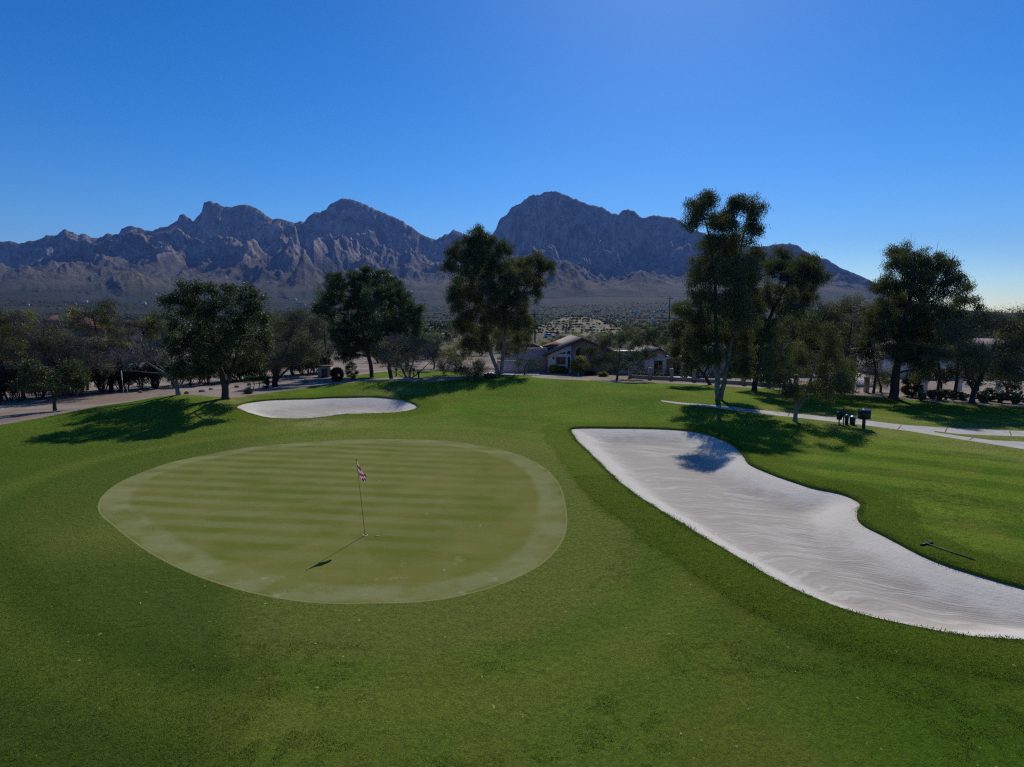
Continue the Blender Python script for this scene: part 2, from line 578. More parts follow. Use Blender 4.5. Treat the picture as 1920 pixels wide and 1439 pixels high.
s2 = g.math('ADD', sd, g.math('MULTIPLY', g.math('SUBTRACT', edge_n, .5), .5))
ringA = g.math('MULTIPLY', g.ramp(s2, .0, .15), g.math('SUBTRACT', 1, g.ramp(s2, .75, 1.05)))
c = g.mix(g.math('MULTIPLY', ringA, g.math('ADD', g.math('MULTIPLY', g.ramp(edge_n, .35, .6), .40), .10)), c, (.25, .25, .145))
c = g.mix(g.math('MULTIPLY', g.math('SUBTRACT', 1, g.ramp(sd, 0, .09)), .6), c, (.26, .25, .14))
patch = g.math('MULTIPLY', g.ramp(g.noise(1.7, 6, rough=.7), .58, .70), g.math('SUBTRACT', 1, g.ramp(px_.outputs[1], 13.0, 16.0)))
c = g.mix(g.math('MULTIPLY', patch, .6), c, (.30, .29, .22))
c = g.mix(g.math('MULTIPLY', g.ramp(g.noise(45, 4, rough=.75), .35, .65), .42), c, g.mix(1.0, c, (.68, .72, .62), 'MULTIPLY'))
c = g.mix(g.math('MULTIPLY', g.ramp(g.noise(7, 2, rough=.3), .77, .80), .6), c, (.34, .34, .24))
M_GREEN = g.done(g.mix(1.0, c, (1.14, 1.17, 1.0), 'MULTIPLY'), 1.0, .03, g.bump(g.noise(60, 3), .012, .7, g.bump(g.noise(6, 4), .02, .5)))

# sand
g = NT("bunker_sand")
sd = g.attr("sd_sand")
n1 = g.noise(1.0, 5, dist=.4)
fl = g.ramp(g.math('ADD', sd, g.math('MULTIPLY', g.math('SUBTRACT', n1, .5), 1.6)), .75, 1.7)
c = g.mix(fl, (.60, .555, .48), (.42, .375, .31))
rv = g.n("SeparateXYZ"); g.link(g.mapv(rot=math.radians(12)), rv.inputs[0])
wall = g.math('POWER', 2.718, g.math('MULTIPLY', g.math('SUBTRACT', sd, .9), -1.25))
vv = g.math('ADD', g.math('ADD', rv.outputs[1], g.math('MULTIPLY', wall, 1.7)), g.math('MULTIPLY', g.noise(.45, 3), 1.5))
cv = g.n("CombineXYZ"); g.link(g.math('MULTIPLY', rv.outputs[0], .35), cv.inputs[0]); g.link(g.math('MULTIPLY', vv, 3.2), cv.inputs[1])
streak = g.noise(1.0, 7, vec=cv.outputs[0], rough=.72)
sw2 = g.math('SINE', g.math('MULTIPLY', vv, 38))
sw1 = g.ramp(streak, .50, .58)
rk = g.math('MULTIPLY', sw1, g.ramp(g.noise(.7, 4), .25, .5))
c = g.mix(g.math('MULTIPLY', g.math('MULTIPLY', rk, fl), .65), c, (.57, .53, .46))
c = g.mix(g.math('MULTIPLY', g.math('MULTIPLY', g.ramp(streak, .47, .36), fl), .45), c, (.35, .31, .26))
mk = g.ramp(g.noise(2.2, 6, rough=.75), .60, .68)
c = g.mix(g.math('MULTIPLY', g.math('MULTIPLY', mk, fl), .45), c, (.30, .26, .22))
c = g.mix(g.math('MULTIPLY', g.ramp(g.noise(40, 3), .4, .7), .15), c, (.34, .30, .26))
hb = g.math('ADD', g.math('MULTIPLY', streak, 1.2), g.math('MULTIPLY', g.math('MULTIPLY', sw2, fl), .10))
nb = g.bump(hb, .022, .8); nb = g.bump(g.noise(7, 6, rough=.7), .03, .6, nb)
M_SAND = g.done(c, .95, .1, nb)

# concrete path
g = NT("path_concrete")
c = g.mix(g.ramp(g.noise(1.2, 6), .3, .7), (.36, .34, .31), (.47, .44, .41))
c = g.mix(g.math('MULTIPLY', g.ramp(g.noise(.8, 5), .55, .7), .3), c, (.30, .26, .21))
M_PATH = g.done(c, .85, .2, g.bump(g.noise(25, 4), .01, .5))

g = NT("old_asphalt_path")
c = g.mix(g.ramp(g.noise(1.2, 6), .3, .7), (.19, .17, .155), (.26, .235, .215))
M_PATH2 = g.done(c, .9, .15, g.bump(g.noise(25, 4), .01, .5))

# desert floor: gravel near, dusty soil and scrub speckle far away
g = NT("desert_soil")
c = g.mix(g.ramp(g.noise(.12, 5, dist=.5), .4, .62), (.225, .165, .125), (.33, .27, .225))
c = g.mix(g.math('MULTIPLY', g.ramp(g.noise(.5, 6, rough=.7), .5, .68), .55), c, (.15, .105, .075))
c = g.mix(g.math('MULTIPLY', g.ramp(g.noise(9, 4, rough=.8), .5, .75), .4), c, (.42, .37, .32))
ln = g.n("VectorMath"); ln.operation = 'LENGTH'; g.link(g.pos.outputs["Position"], ln.inputs[0])
far = g.math('ADD', g.math('MULTIPLY', g.ramp(ln.outputs["Value"], 78, 120), .6), g.math('MULTIPLY', g.ramp(ln.outputs["Value"], 150, 700), .4))
sn = g.ramp(g.noise(.09, 6, rough=.85), .34, .46)
scr = g.mix(g.ramp(g.noise(.006, 4), .4, .6), (.018, .025, .010), (.034, .036, .017))
soil = g.mix(sn, (.13, .105, .072), scr)
c = g.mix(far, c, soil)
nb = g.bump(g.noise(4, 6, rough=.7), .06, .6)
nb = g.bump(g.math('MULTIPLY', g.noise(.09, 6, rough=.8), far), 5.0, .8, nb)
M_SOIL = g.done(c, .95, .1, nb)


def sheet(name, ks, m, z, attrs, extra_mb=None, label=None):
    f = T3[np.isin(reg, ks)]
    u, inv = np.unique(f, return_inverse=True)
    mb = MB(); mb.add(np.column_stack([V2[u], z[u]]), inv.reshape(-1, 3))
    n0 = len(u)
    ex = None
    if extra_mb is not None:
        ex = extra_mb; mb.add(ex[0], ex[1])
    o = mb.build(name, m, smooth_=True)
    for an, av in attrs.items():
        a = o.data.attributes.new(an, 'FLOAT', 'POINT')
        vals = np.concatenate([av[u], np.full(0 if ex is None else len(ex[0]), -.05)]) if ex is not None else av[u]
        a.data.foreach_set("value", vals.astype(np.float32))
    o["kind"] = "structure"
    if label: o["label"] = label
    return o


Z1 = Zb - bunker_drop(sd1, .42, 2.2) - np.where(sd1 > .3, .05 * fbm(V2[:, 0] * .9, V2[:, 1] * .9, 3, 9), 0)
Z2 = Zb - bunker_drop(sd2, .30, 1.8)
Zs1 = np.where(np.abs(sd1) < .01, Zb - LIP, Z1); Zs2 = np.where(np.abs(sd2) < .01, Zb - LIP, Z2)
sk_v, sk_f = [], []
for p in (BUNK1, BUNK2):
    hz = HB(p[:, 0], p[:, 1]); n = len(p); b0 = len(sk_v)
    for i in range(n): sk_v.append((p[i, 0], p[i, 1], hz[i] + .04))
    for i in range(n): sk_v.append((p[i, 0], p[i, 1], hz[i] - LIP - .02))
    for i in range(n): sk_f.append((b0 + i, b0 + (i + 1) % n, b0 + n + (i + 1) % n, b0 + n + i))
# stripes right of the big bunker, worn grass beside the path (both patches have their own place on the lawn)
X, Y = V2[:, 0], V2[:, 1]
stripe = smooth(6, 11, X) * smooth(10, 16, Y) * (1 - smooth(34, 40, Y)) * smooth(.6, 2.0, -sd1)
dull = np.clip(smooth(-5.0, -1.0, sdP) * smooth(14, 19, X) * (1 - smooth(-.02, .02, 0 * X)) * 1.0, 0, 1)
dull = dull * (Y < 40) * .9
dull2 = np.exp(-((X - gp(1040, 800)[0]) ** 2 + (Y - gp(600, 796)[1]) ** 2) / 9) * 0
for q in ((600, 795, 2.2), (460, 757, 1.6), (740, 735, 1.2), (440, 750, 2.0)):
    w_ = gp(q[0], q[1]); dull2 = np.maximum(dull2, .7 * np.exp(-((X - w_[0]) ** 2 / 4 + (Y - w_[1]) ** 2) / q[2]))
rp = gpz(70, 1180, 0)
nn = 1.6 * fbm(X / 2.2, Y / 2.2, 4, 61)
rough_ = (1 - smooth(-.9, .9, X + 4.6 + .33 * (Y - 9) + nn)) * (1 - smooth(13, 17, Y)) + smooth(0, 1, nn - (X - 3 + (14 - Y) * .2) * 0 - 9)
rough_ = np.clip(rough_ + .8 * smooth(-10.5, -14.5, X + nn * .8) * smooth(12, 18, Y) * (1 - smooth(26, 36, Y)), 0, 1)
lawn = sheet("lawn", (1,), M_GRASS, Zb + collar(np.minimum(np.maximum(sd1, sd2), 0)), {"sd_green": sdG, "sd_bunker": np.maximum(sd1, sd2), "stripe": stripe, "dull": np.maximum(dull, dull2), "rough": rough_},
             (np.array(sk_v), np.array(sk_f)))
sheet("far_lawn", (2,), M_GRASS, Zb, {"sd_green": sdG, "sd_bunker": np.maximum(sd1, sd2), "stripe": stripe * 0, "dull": dull * 0})
sheet("putting_green", (8,), M_GREEN, Zb, {"sd_green": sdG}, label="pale mown putting green with faint stripes")
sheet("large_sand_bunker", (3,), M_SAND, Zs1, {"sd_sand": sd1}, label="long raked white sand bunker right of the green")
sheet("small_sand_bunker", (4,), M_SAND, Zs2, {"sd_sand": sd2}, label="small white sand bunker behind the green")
sheet("cart_path", (5,), M_PATH, Zb, {})
sheet("cart_path", (6,), M_PATH2, Zb, {})
sheet("cart_path", (7,), M_PATH, Zb, {})
sheet("desert_ground", (0,), M_SOIL, Zb, {})
# control joints sawn across the concrete path
mb = MB()
for (a, b) in (((1690, 798), (1683, 806)), ((1776, 803), (1772, 811)), ((1830, 819), (1817, 826)), ((1480, 776), (1477, 781)), ((1893, 809), (1896, 817))):
    p, q = gp(*a), gp(*b); p[2] += .006; q[2] += .006
    d = (q - p) / np.linalg.norm(q - p); nrm = np.array([-d[1], d[0], 0]) * .025
    mb.add([p - nrm, p + nrm, q + nrm, q - nrm], [[0, 1, 2, 3]])
tag(mb.build("path_joints", mat("joint_dark", (.09, .08, .07), .95)), kind="structure")

# grass fringe hanging over the bunker edges
mb = MB()
for p in (BUNK1, BUNK2):
    n = 26000 if p is BUNK1 else 9000
    k = RNG.integers(0, len(p), n); t = RNG.random(n)[:, None]
    q = p[k] * (1 - t) + p[(k + 1) % len(p)] * t
    clump = vnoise(q[:, 0] * 3.1, q[:, 1] * 3.1, 5)
    O = offset(p, 1.0)[k] - p[k]
    q = q + O * (RNG.normal(-.05, .06, n) * (1 + clump))[:, None] * .9
    z = HB(q[:, 0], q[:, 1]) + .036; L = RNG.uniform(.010, .026, n) * (.4 + 1.2 * clump)
    d = np.column_stack([RNG.normal(0, .6, n), RNG.normal(0, .6, n), np.ones(n)]); d[:, :2] += O * .5
    d /= np.linalg.norm(d, axis=1)[:, None]
    s = np.column_stack([RNG.normal(0, 1, n), RNG.normal(0, 1, n), np.zeros(n)]); s /= np.linalg.norm(s, axis=1)[:, None]
    mb.quads(np.column_stack([q, z]) + d * L[:, None] * .8, d * L[:, None], s * .006)
M_BLADE = leaf_mat("grass_blades", [(.030, .070, .010), (.055, .105, .018), (.10, .12, .04)], .6, .3)
tag(mb.build("bunker_edge_grass", M_BLADE), "ragged grass along the bunker edges", "grass", kind="stuff")
# longer blades standing in the rough and in the collar along the near bunker edge
mb = MB(); n = 900000
q = np.column_stack([RNG.uniform(-14, 16, n), 6.8 + 15 * RNG.random(n) ** 1.2])
q = q[np.abs(q[:, 0]) < q[:, 1] * .95 + .8]
sb_ = sdist(q, BUNK1, 3.0); sg_ = sdist(q, GREEN, 4.0)
nn_ = 1.6 * fbm(q[:, 0] / 2.2, q[:, 1] / 2.2, 4, 61)
rg_ = (1 - smooth(-.9, .9, q[:, 0] + 4.6 + .33 * (q[:, 1] - 9) + nn_))
pr = np.where((sb_ > -1.5) & (sb_ < 0), 1.0, 0) + .55 * rg_ * (sg_ < -2.2)
pr = pr + .9 * (smooth(.52, .66, vnoise(q[:, 0] * 5, q[:, 1] * 5, 15)) * smooth(.4, .6, vnoise(q[:, 0] * .6, q[:, 1] * .6, 16))) * (sg_ < -1.5)
k = (RNG.random(len(q)) < pr) & (sb_ < -.02) & (sg_ < -.3)
q = q[k]; sb_ = sb_[k]; n = len(q)
cl_ = vnoise(q[:, 0] * 6, q[:, 1] * 6, 25)
L = RNG.uniform(.008, .020, n) * (.5 + cl_)
d = np.column_stack([RNG.normal(.1, .8, n), RNG.normal(0, .8, n), np.ones(n) * .8]); d /= np.linalg.norm(d, axis=1)[:, None]
s_ = np.column_stack([RNG.normal(0, 1, n), RNG.normal(0, 1, n), np.zeros(n)]); s_ /= np.linalg.norm(s_, axis=1)[:, None]
mb.quads(np.column_stack([q, HB(q[:, 0], q[:, 1]) + collar(np.minimum(sb_, 0))]) + d * L[:, None] * .7, d * L[:, None], s_ * .0045)
tag(mb.build("rough_grass", leaf_mat("rough_blades", [(.060, .100, .016), (.11, .155, .028), (.19, .20, .055)], .7, .4, .05)), "longer grass blades of the rough in the foreground", "grass", kind="stuff")
print("blades", n)
# small fallen leaves and chips scattered on the turf
mb = MB(); n = 420
q = np.column_stack([RNG.uniform(-22, 26, n), 7 + 33 * RNG.random(n) ** .8])
ok = (sdist(q, BUNK1) < 0) & (sdist(q, BUNK2) < 0); q = q[ok]; n = len(q)
a = RNG.uniform(0, 6.28, n); L = RNG.uniform(.008, .022, n)
u = np.column_stack([np.cos(a), np.sin(a), RNG.normal(0, .2, n)]) * L[:, None]
v = np.column_stack([-np.sin(a), np.cos(a), RNG.normal(0, .3, n)]) * L[:, None] * .6
mb.quads(np.column_stack([q, HB(q[:, 0], q[:, 1]) + .018]), u, v)
tag(mb.build("leaf_litter", leaf_mat("litter", [(.25, .25, .14), (.42, .40, .28), (.60, .58, .48)], .7, 0)), "tiny pale leaves scattered over the grass", "leaf litter", kind="stuff")

# ------------------------------------------------------------------ mountains
SKY = [(-300, 470), (-150, 462), (-60, 458), (0, 454), (15, 453), (30, 455), (45, 455), (60, 450), (70, 451), (85, 443), (95, 442), (105, 442), (115, 434), (123, 431), (135, 436), (145, 440), (160, 440), (170, 445), (185, 447), (195, 443), (202, 436), (210, 441),
       (222, 440), (228, 428), (245, 423), (262, 427), (275, 432), (285, 434), (300, 428), (320, 421), (332, 415), (338, 402), (343, 400), (348, 402), (352, 408), (362, 416), (370, 408), (378, 398), (382, 379), (392, 377), (405, 381), (418, 386), (430, 388), (445, 386),
       (462, 385), (480, 391), (490, 397), (500, 406), (510, 411), (530, 411), (545, 417), (552, 419), (560, 415), (570, 416), (577, 407), (590, 398), (600, 399), (612, 393), (617, 386), (630, 378), (640, 373), (655, 373), (675, 379), (700, 391), (725, 401), (750, 412),
       (770, 425), (785, 436), (800, 445), (812, 449), (820, 449), (832, 441), (842, 438), (850, 431), (860, 434), (875, 441), (895, 450), (915, 445), (925, 437), (930, 430), (935, 415), (940, 408), (950, 403), (960, 388), (968, 384), (975, 382), (990, 370), (1000, 364),
       (1010, 366), (1020, 361), (1035, 358), (1050, 361), (1065, 368), (1085, 376), (1100, 382), (1115, 386), (1125, 390), (1128, 388), (1140, 397), (1150, 400), (1160, 402), (1168, 394), (1178, 392), (1190, 396), (1200, 407), (1210, 410), (1220, 404), (1240, 405),
       (1260, 407), (1275, 414), (1290, 426), (1310, 435), (1330, 440), (1360, 447), (1380, 455), (1400, 460), (1420, 462), (1440, 460), (1460, 458), (1480, 457), (1495, 460), (1505, 467), (1515, 474), (1522, 481), (1530, 481), (1545, 484), (1560, 492), (1575, 502),
       (1590, 508), (1610, 516), (1630, 525), (1660, 543), (1700, 560), (1750, 574), (1800, 582), (1850, 584), (1920, 588), (2050, 592), (2250, 596)]
FOOT = [(-300, 492), (-100, 485), (0, 478), (60, 474), (110, 464), (140, 460), (200, 463), (240, 467), (262, 464), (300, 446), (315, 445), (345, 462), (360, 478), (400, 478), (440, 464), (470, 466), (500, 470), (530, 455), (548, 442), (565, 452), (600, 448),
        (625, 455), (660, 475), (700, 490), (750, 503), (800, 500), (840, 508), (870, 515), (900, 520), (940, 510), (980, 500), (1010, 488), (1050, 480), (1090, 458), (1125, 427), (1160, 450), (1200, 480), (1240, 508), (1270, 527), (1300, 510), (1340, 490),
        (1400, 482), (1450, 500), (1500, 516), (1560, 530), (1620, 545), (1700, 572), (1800, 590), (2250, 600)]
FOOT2 = [(-300, 560), (-50, 545), (0, 530), (60, 520), (110, 528), (160, 545), (200, 530), (240, 508), (270, 518), (320, 540), (380, 520), (420, 500), (460, 505), (520, 535), (570, 500), (610, 515), (650, 540), (700, 530), (760, 545), (800, 550), (1000, 550), (1040, 520), (1075, 505), (1100, 520), (1160, 540), (1200, 530), (1240, 545),
         (1290, 560), (1340, 540), (1400, 530), (1480, 545), (1560, 565), (1700, 590), (2250, 600)]


def to_ang(L):
    A, E = [], []
    for a, b in L:
        d = ray(a, b); A.append(math.atan2(d[0], d[1])); E.append(d[2] / math.hypot(d[0], d[1]))
    return np.array(A), np.array(E)


sA, sE = to_ang(SKY); fA, fE = to_ang(FOOT); f2A, f2E = to_ang([(a, b - 14 if 0 < a < 1560 else b) for a, b in FOOT2])
NA, NR = 1500, 300
A = np.linspace(sA[0], sA[-1], NA)
rr = np.concatenate([np.linspace(1900, 3300, 90), np.linspace(3310, 5100, 190), np.linspace(5150, 6500, 20)])
AA, RR = np.meshgrid(A, rr, indexing='ij')
e1 = np.interp(A, sA, sE)[:, None]; e2 = np.interp(A, fA, fE)[:, None]; e3 = np.interp(A, f2A, f2E)[:, None]
pxA = 960 + F * np.tan(AA)
XX, YY = RR * np.sin(AA), RR * np.cos(AA)
warp = 90 * fbm(XX / 600, YY / 600, 3, 41)
rc1 = 4500 + 260 * fbm(A[:, None] * 5, 0 * A[:, None], 3, 50) + 350 * smooth(480, 200, 960 + F * np.tan(A))[:, None]
rc2 = 3750 + 350 * fbm(A[:, None] * 9, 0 * A[:, None] + 3, 3, 51)
rc3 = 3050 + 300 * fbm(A[:, None] * 11, 0 * A[:, None] + 5, 3, 52)
BZ = HB(XX, YY)


def gfun(t, cliff, w):
    t = np.clip(t, 0, 1)
    return (1 - cliff) * (1 - t) ** 1.55 + cliff * (1 - smooth(0, w, t))


def layer(e, rc, wf, wb, cliff, cw, seed, fq):
    Hh = HC + e * rc
    bend = 110 * fbm(RR / 800 + seed, pxA / 260, 3, seed + 2)            # gullies and spurs run down-slope, bending
    spur = ridged((pxA + bend) / fq, RR / 1900 + seed, 4, seed)
    spur2 = ridged((pxA + bend) / (fq * .3), RR / 600, 3, seed + 9)
    tf = (rc - RR) / wf
    env = smooth(0, .15, tf)
    tf = tf * (1.55 - .95 * spur * env - .22 * (spur2 - .4) * env)
    gf = gfun(tf, cliff, cw)
    tb = np.clip((RR - rc) / wb, 0, 1)
    gg = np.where(RR < rc, gf, (1 - tb) ** 1.5)
    return BZ + np.maximum(Hh - BZ, 0) * gg


L1 = layer(e1, rc1, 1150, 1300, .50, .20, 61, 170)
L2 = layer(e2, rc2, 900, 500, .16, .12, 71, 125)
L3 = layer(e3, rc3, 650, 420, .05, .1, 81, 110)
ZM = np.maximum(np.maximum(L1, L2), L3)
lift = smooth(10, 220, ZM - BZ); liftl = smooth(3, 70, ZM - BZ)
edge1 = smooth(0, 260, rc1 - RR)
wxn = 140 * fbm(XX / 420, YY / 420, 4, 141); wyn = 140 * fbm(XX / 420 + 9, YY / 420, 4, 142)


def rmf(x, y, o, seed):
    """ridged multifractal: sharp ridges, smooth gullies"""
    v = 0; a_ = 1.0; wgt = 1.0; tot = 0
    for k in range(o):
        n_ = 1 - np.abs(2 * vnoise(x, y, seed + k * 5) - 1)
        n_ = n_ * n_ * wgt
        v = v + a_ * n_; tot += a_
        wgt = np.clip(n_ * 1.9, 0, 1); a_ *= .56
        x = x * 2.04 + 7.7; y = y * 2.04 + 3.3
    return v / tot


rel = rmf((XX + wxn) / 640, (YY + wyn) / 900, 7, 151)
rel2 = rmf((XX + wxn * .4) / 150, (YY + wyn * .4) / 190, 5, 171)
up = smooth(300, 560, ZM)
rel4 = rmf((XX + wxn * .3) / 85 + 4, (YY + wyn * .3) / 170, 4, 231)
rel3 = rmf((XX + wxn * .6) / 230 + 4, (YY + wyn * .6) / 520, 5, 191)
ribs = ridged((XX + wxn * .3) / 34, YY / 260, 4, 95) - .5
ZM = ZM + lift * (430 * (rel - .34) * (.12 + .88 * edge1) + 62 * (rel2 - .3) * (.15 + .85 * edge1) + up * 85 * ribs) + liftl * (1 - up) * (120 * (rel3 - .38) + 26 * (rel4 - .38))
terr = 70.0                                                          # cliff bands
zt = ZM + 60 * fbm(XX / 260, YY / 260, 4, 33)
q_ = zt / terr; fr = q_ - np.floor(q_)
ZM = ZM + up * .55 * terr * (smooth(.3, .7, fr) - fr)
ZM = np.maximum(ZM, BZ - 8)
jag = .0042 * fbm(A[:, None] * 210, 0 * A[:, None], 5, 99) * smooth(.05, .1, e1)
e1j = e1 + jag
capz = HC + e1j * RR - np.clip((rc1 - RR) * .03, 0, 30)
ZM = np.where(ZM > capz, capz - 12 * (1 - np.exp(-(ZM - capz) / 60)), ZM)
near = np.exp(-((RR - rc1) / 130) ** 2) * smooth(2, 40, e1 * 4300 + HC - BZ)
ZM = ZM * (1 - near) + near * np.minimum(HC + e1j * RR, np.maximum(ZM, HC + e1j * RR - 1))
ZM[:, 0] = BZ[:, 0] - 15; ZM[:, 1] = BZ[:, 1] - 5; ZM[:, -1] = BZ[:, -1] - 30
ZM = np.where(ZM < BZ + 1.0, BZ - 6.0, ZM)
i = np.arange(NA - 1)[:, None] * len(rr); j = np.arange(len(rr) - 1)[None, :]
fq_ = np.stack([i + j, i + j + 1, i + len(rr) + j + 1, i + len(rr) + j], -1).reshape(-1, 4)[:, ::-1]
g = NT("mountain_rock")
sep = g.n("SeparateXYZ"); g.link(g.pos.outputs["True Normal"], sep.inputs[0])
sp = g.n("SeparateXYZ"); g.link(g.pos.outputs["Position"], sp.inputs[0])
steep = g.ramp(sep.outputs[2], .80, .60)
mv = g.mapv(scale=(1, 1, .25))
rock = g.mix(g.ramp(g.noise(.02, 6, vec=mv, rough=.7), .35, .65), (.185, .150, .128), (.44, .36, .30))
rock = g.mix(g.math('MULTIPLY', g.ramp(g.noise(.055, 7, vec=mv, rough=.75, dist=.6), .50, .58), .75), rock, (.055, .048, .046))
rock = g.mix(g.math('MULTIPLY', g.ramp(g.noise(.009, 5, rough=.65), .50, .60), .6), rock, (.060, .060, .045))
veg = g.mix(g.ramp(g.noise(.10, 5, rough=.85), .38, .52), (.165, .135, .095), (.040, .046, .024))
veg = g.mix(g.ramp(g.noise(.004, 4), .4, .62), veg, g.mix(1.0, veg, (1.35, 1.15, .95), 'MULTIPLY'))
veg = g.mix(g.math('MULTIPLY', g.ramp(g.noise(.022, 6, rough=.8), .60, .68), .7), veg, (.27, .235, .205))
c = g.mix(g.math('MULTIPLY', steep, g.math('ADD', .15, g.math('MULTIPLY', g.ramp(sp.outputs[2], 220, 400), .85))), veg, rock)
low = g.ramp(g.math('ADD', sp.outputs[2], g.math('MULTIPLY', g.noise(.004, 4), 80)), 205, 130)
c = g.mix(g.math('MULTIPLY', low, g.ramp(g.noise(.07, 5, rough=.8), .30, .5)), c, (.028, .034, .016))
M_ROCK = g.done(c, .95, .08, g.bump(g.noise(.05, 8, rough=.7), 9, .7))
mb = MB(); mb.add(np.stack([XX, YY, ZM], -1).reshape(-1, 3), fq_)
tag(mb.build("mountain_range", M_ROCK, smooth_=False), kind="structure")

# ------------------------------------------------------------------ light, sky, air
AZ, EL = math.radians(15.3), math.radians(41)
sdir = Vector((math.sin(AZ) * math.cos(EL), math.cos(AZ) * math.cos(EL), math.sin(EL)))
sl = bpy.data.lights.new("sun", 'SUN'); sl.energy = 3.6; sl.angle = math.radians(.5); sl.color = (1, .955, .88)
so = bpy.data.objects.new("sun", sl); COL.objects.link(so)
so.rotation_euler = sdir.to_track_quat('Z', 'Y').to_euler()
w = bpy.data.worlds.new("World"); SC.world = w; w.use_nodes = True
nt = w.node_tree
sk = nt.nodes.new("ShaderNodeTexSky"); sk.sky_type = 'NISHITA'; sk.sun_disc = False
sk.sun_elevation = EL; sk.sun_rotation = AZ
sk.altitude = 800; sk.air_density = 1.0; sk.dust_density = .32; sk.ozone_density = 3.0
gm = nt.nodes.new("ShaderNodeHueSaturation"); gm.inputs["Saturation"].default_value = 1.42
nt.links.new(sk.outputs[0], gm.inputs["Color"])
bg = nt.nodes["Background"]; bg.inputs["Strength"].default_value = .066
gg_ = nt.nodes.new("ShaderNodeGamma"); gg_.inputs["Gamma"].default_value = 1.24
nt.links.new(gm.outputs[0], gg_.inputs["Color"]); nt.links.new(gg_.outputs[0], bg.inputs["Color"])
SC.view_settings.view_transform = 'Standard'; SC.view_settings.look = 'None'
SC.view_settings.exposure = .1; SC.view_settings.gamma = 1
SC.cycles.use_denoising = False
SC.cycles.filter_width = 1.25
SC.cycles.sample_clamp_indirect = 3.0
SC.cycles.max_bounces = 6; SC.cycles.volume_bounces = 0; SC.cycles.transparent_max_bounces = 8
zlow = float(min(Zb.min(), ZM.min())) - 1.5
mb = MB(); mb.box((0, 0, (zlow + 1250) / 2), (18400, 18400, 1250 - zlow))
hm = bpy.data.materials.new("haze_air"); hm.use_nodes = True
hm.node_tree.nodes.remove(hm.node_tree.nodes["Principled BSDF"])
pv = hm.node_tree.nodes.new("ShaderNodeVolumePrincipled")
pv.inputs["Color"].default_value = (.20, .38, 1.0, 1); pv.inputs["Density"].default_value = 6.0e-5; pv.inputs["Anisotropy"].default_value = .1
hm.node_tree.links.new(pv.outputs[0], hm.node_tree.nodes["Material Output"].inputs["Volume"])
tag(mb.build("haze", hm), kind="stuff")

# ================================================================== trees
M_BARK_E = mat("eucalyptus_bark", (.15, .14, .135), .85, vary=.55, scale=3.5)
M_BARK_D = mat("dark_bark", (.050, .040, .034), .95, vary=.4, scale=8)
M_BARK_G = mat("pale_grey_bark", (.17, .155, .15), .8, vary=.35, scale=8)
M_BARK_P = mat("green_bark", (.070, .085, .040), .8, vary=.3, scale=8)
M_TWIG = leaf_mat("mesquite_twigs", [(.075, .065, .050), (.14, .12, .095), (.22, .19, .155)], .85, 0)
LK = {
    # kind: (leaf material, leaf half length, half width, cluster radius, leaves per cluster, clusters factor, mode)
    "euc": (leaf_mat("eucalyptus_leaves", [(.026, .036, .018), (.050, .062, .030), (.088, .095, .046), (.16, .145, .080)], .5, .34, .3), .066, .018, .52, 285, 17, "droop"),
    "oak": (leaf_mat("glossy_oak_leaves", [(.026, .038, .018), (.050, .068, .028), (.085, .098, .042)], .5, .28, .22), .052, .026, .48, 240, 15, "random"),
    "pine": (leaf_mat("pine_needles", [(.022, .042, .020), (.052, .085, .038), (.11, .145, .070)], .5, .22, .3), .13, .016, .46, 190, 17, "up"),
    "mesq": (leaf_mat("mesquite_leaves", [(.055, .066, .038), (.10, .108, .062), (.16, .16, .095)], .6, .3), .070, .017, .60, 150, 12, "random"),
    "yellow": (leaf_mat("yellow_green_leaves", [(.085, .095, .020), (.15, .155, .034), (.24, .22, .05)], .6, .3), .080, .022, .5, 130, 11, "random"),
    "twig": (M_TWIG, .26, .008, .62, 85, 9, "radial"),
    "paletwig": (leaf_mat("pale_twigs", [(.09, .08, .078), (.17, .155, .15), (.30, .28, .28)], .7, 0), .30, .009, .6, 48, 9, "radial"),
    "palo": (leaf_mat("palo_verde_twigs", [(.028, .042, .020), (.050, .070, .034), (.080, .095, .045)], .7, .2), .20, .010, .5, 110, 10, "up"),
    "gold": (leaf_mat("golden_leaves", [(.16, .14, .018), (.27, .23, .030), (.36, .30, .05)], .6, .3), .055, .022, .26, 110, 24, "random"),
    "shrub": (leaf_mat("clipped_shrub_leaves", [(.030, .050, .008), (.070, .105, .016), (.12, .16, .030)], .5, .25), .035, .020, .2, 90, 30, "random"),
    "dense": (leaf_mat("hedge_leaves", [(.010, .016, .006), (.022, .032, .010), (.048, .055, .018)], .5, .2), .085, .022, .38, 95, 15, "up"),
    "grey": (leaf_mat("grey_green_leaves", [(.045, .055, .035), (.080, .092, .062), (.12, .13, .09)], .6, .2), .060, .020, .4, 110, 13, "random"),
}


def unit(n):
    v = RNG.normal(size=(n, 3)); return v / np.linalg.norm(v, axis=1)[:, None]


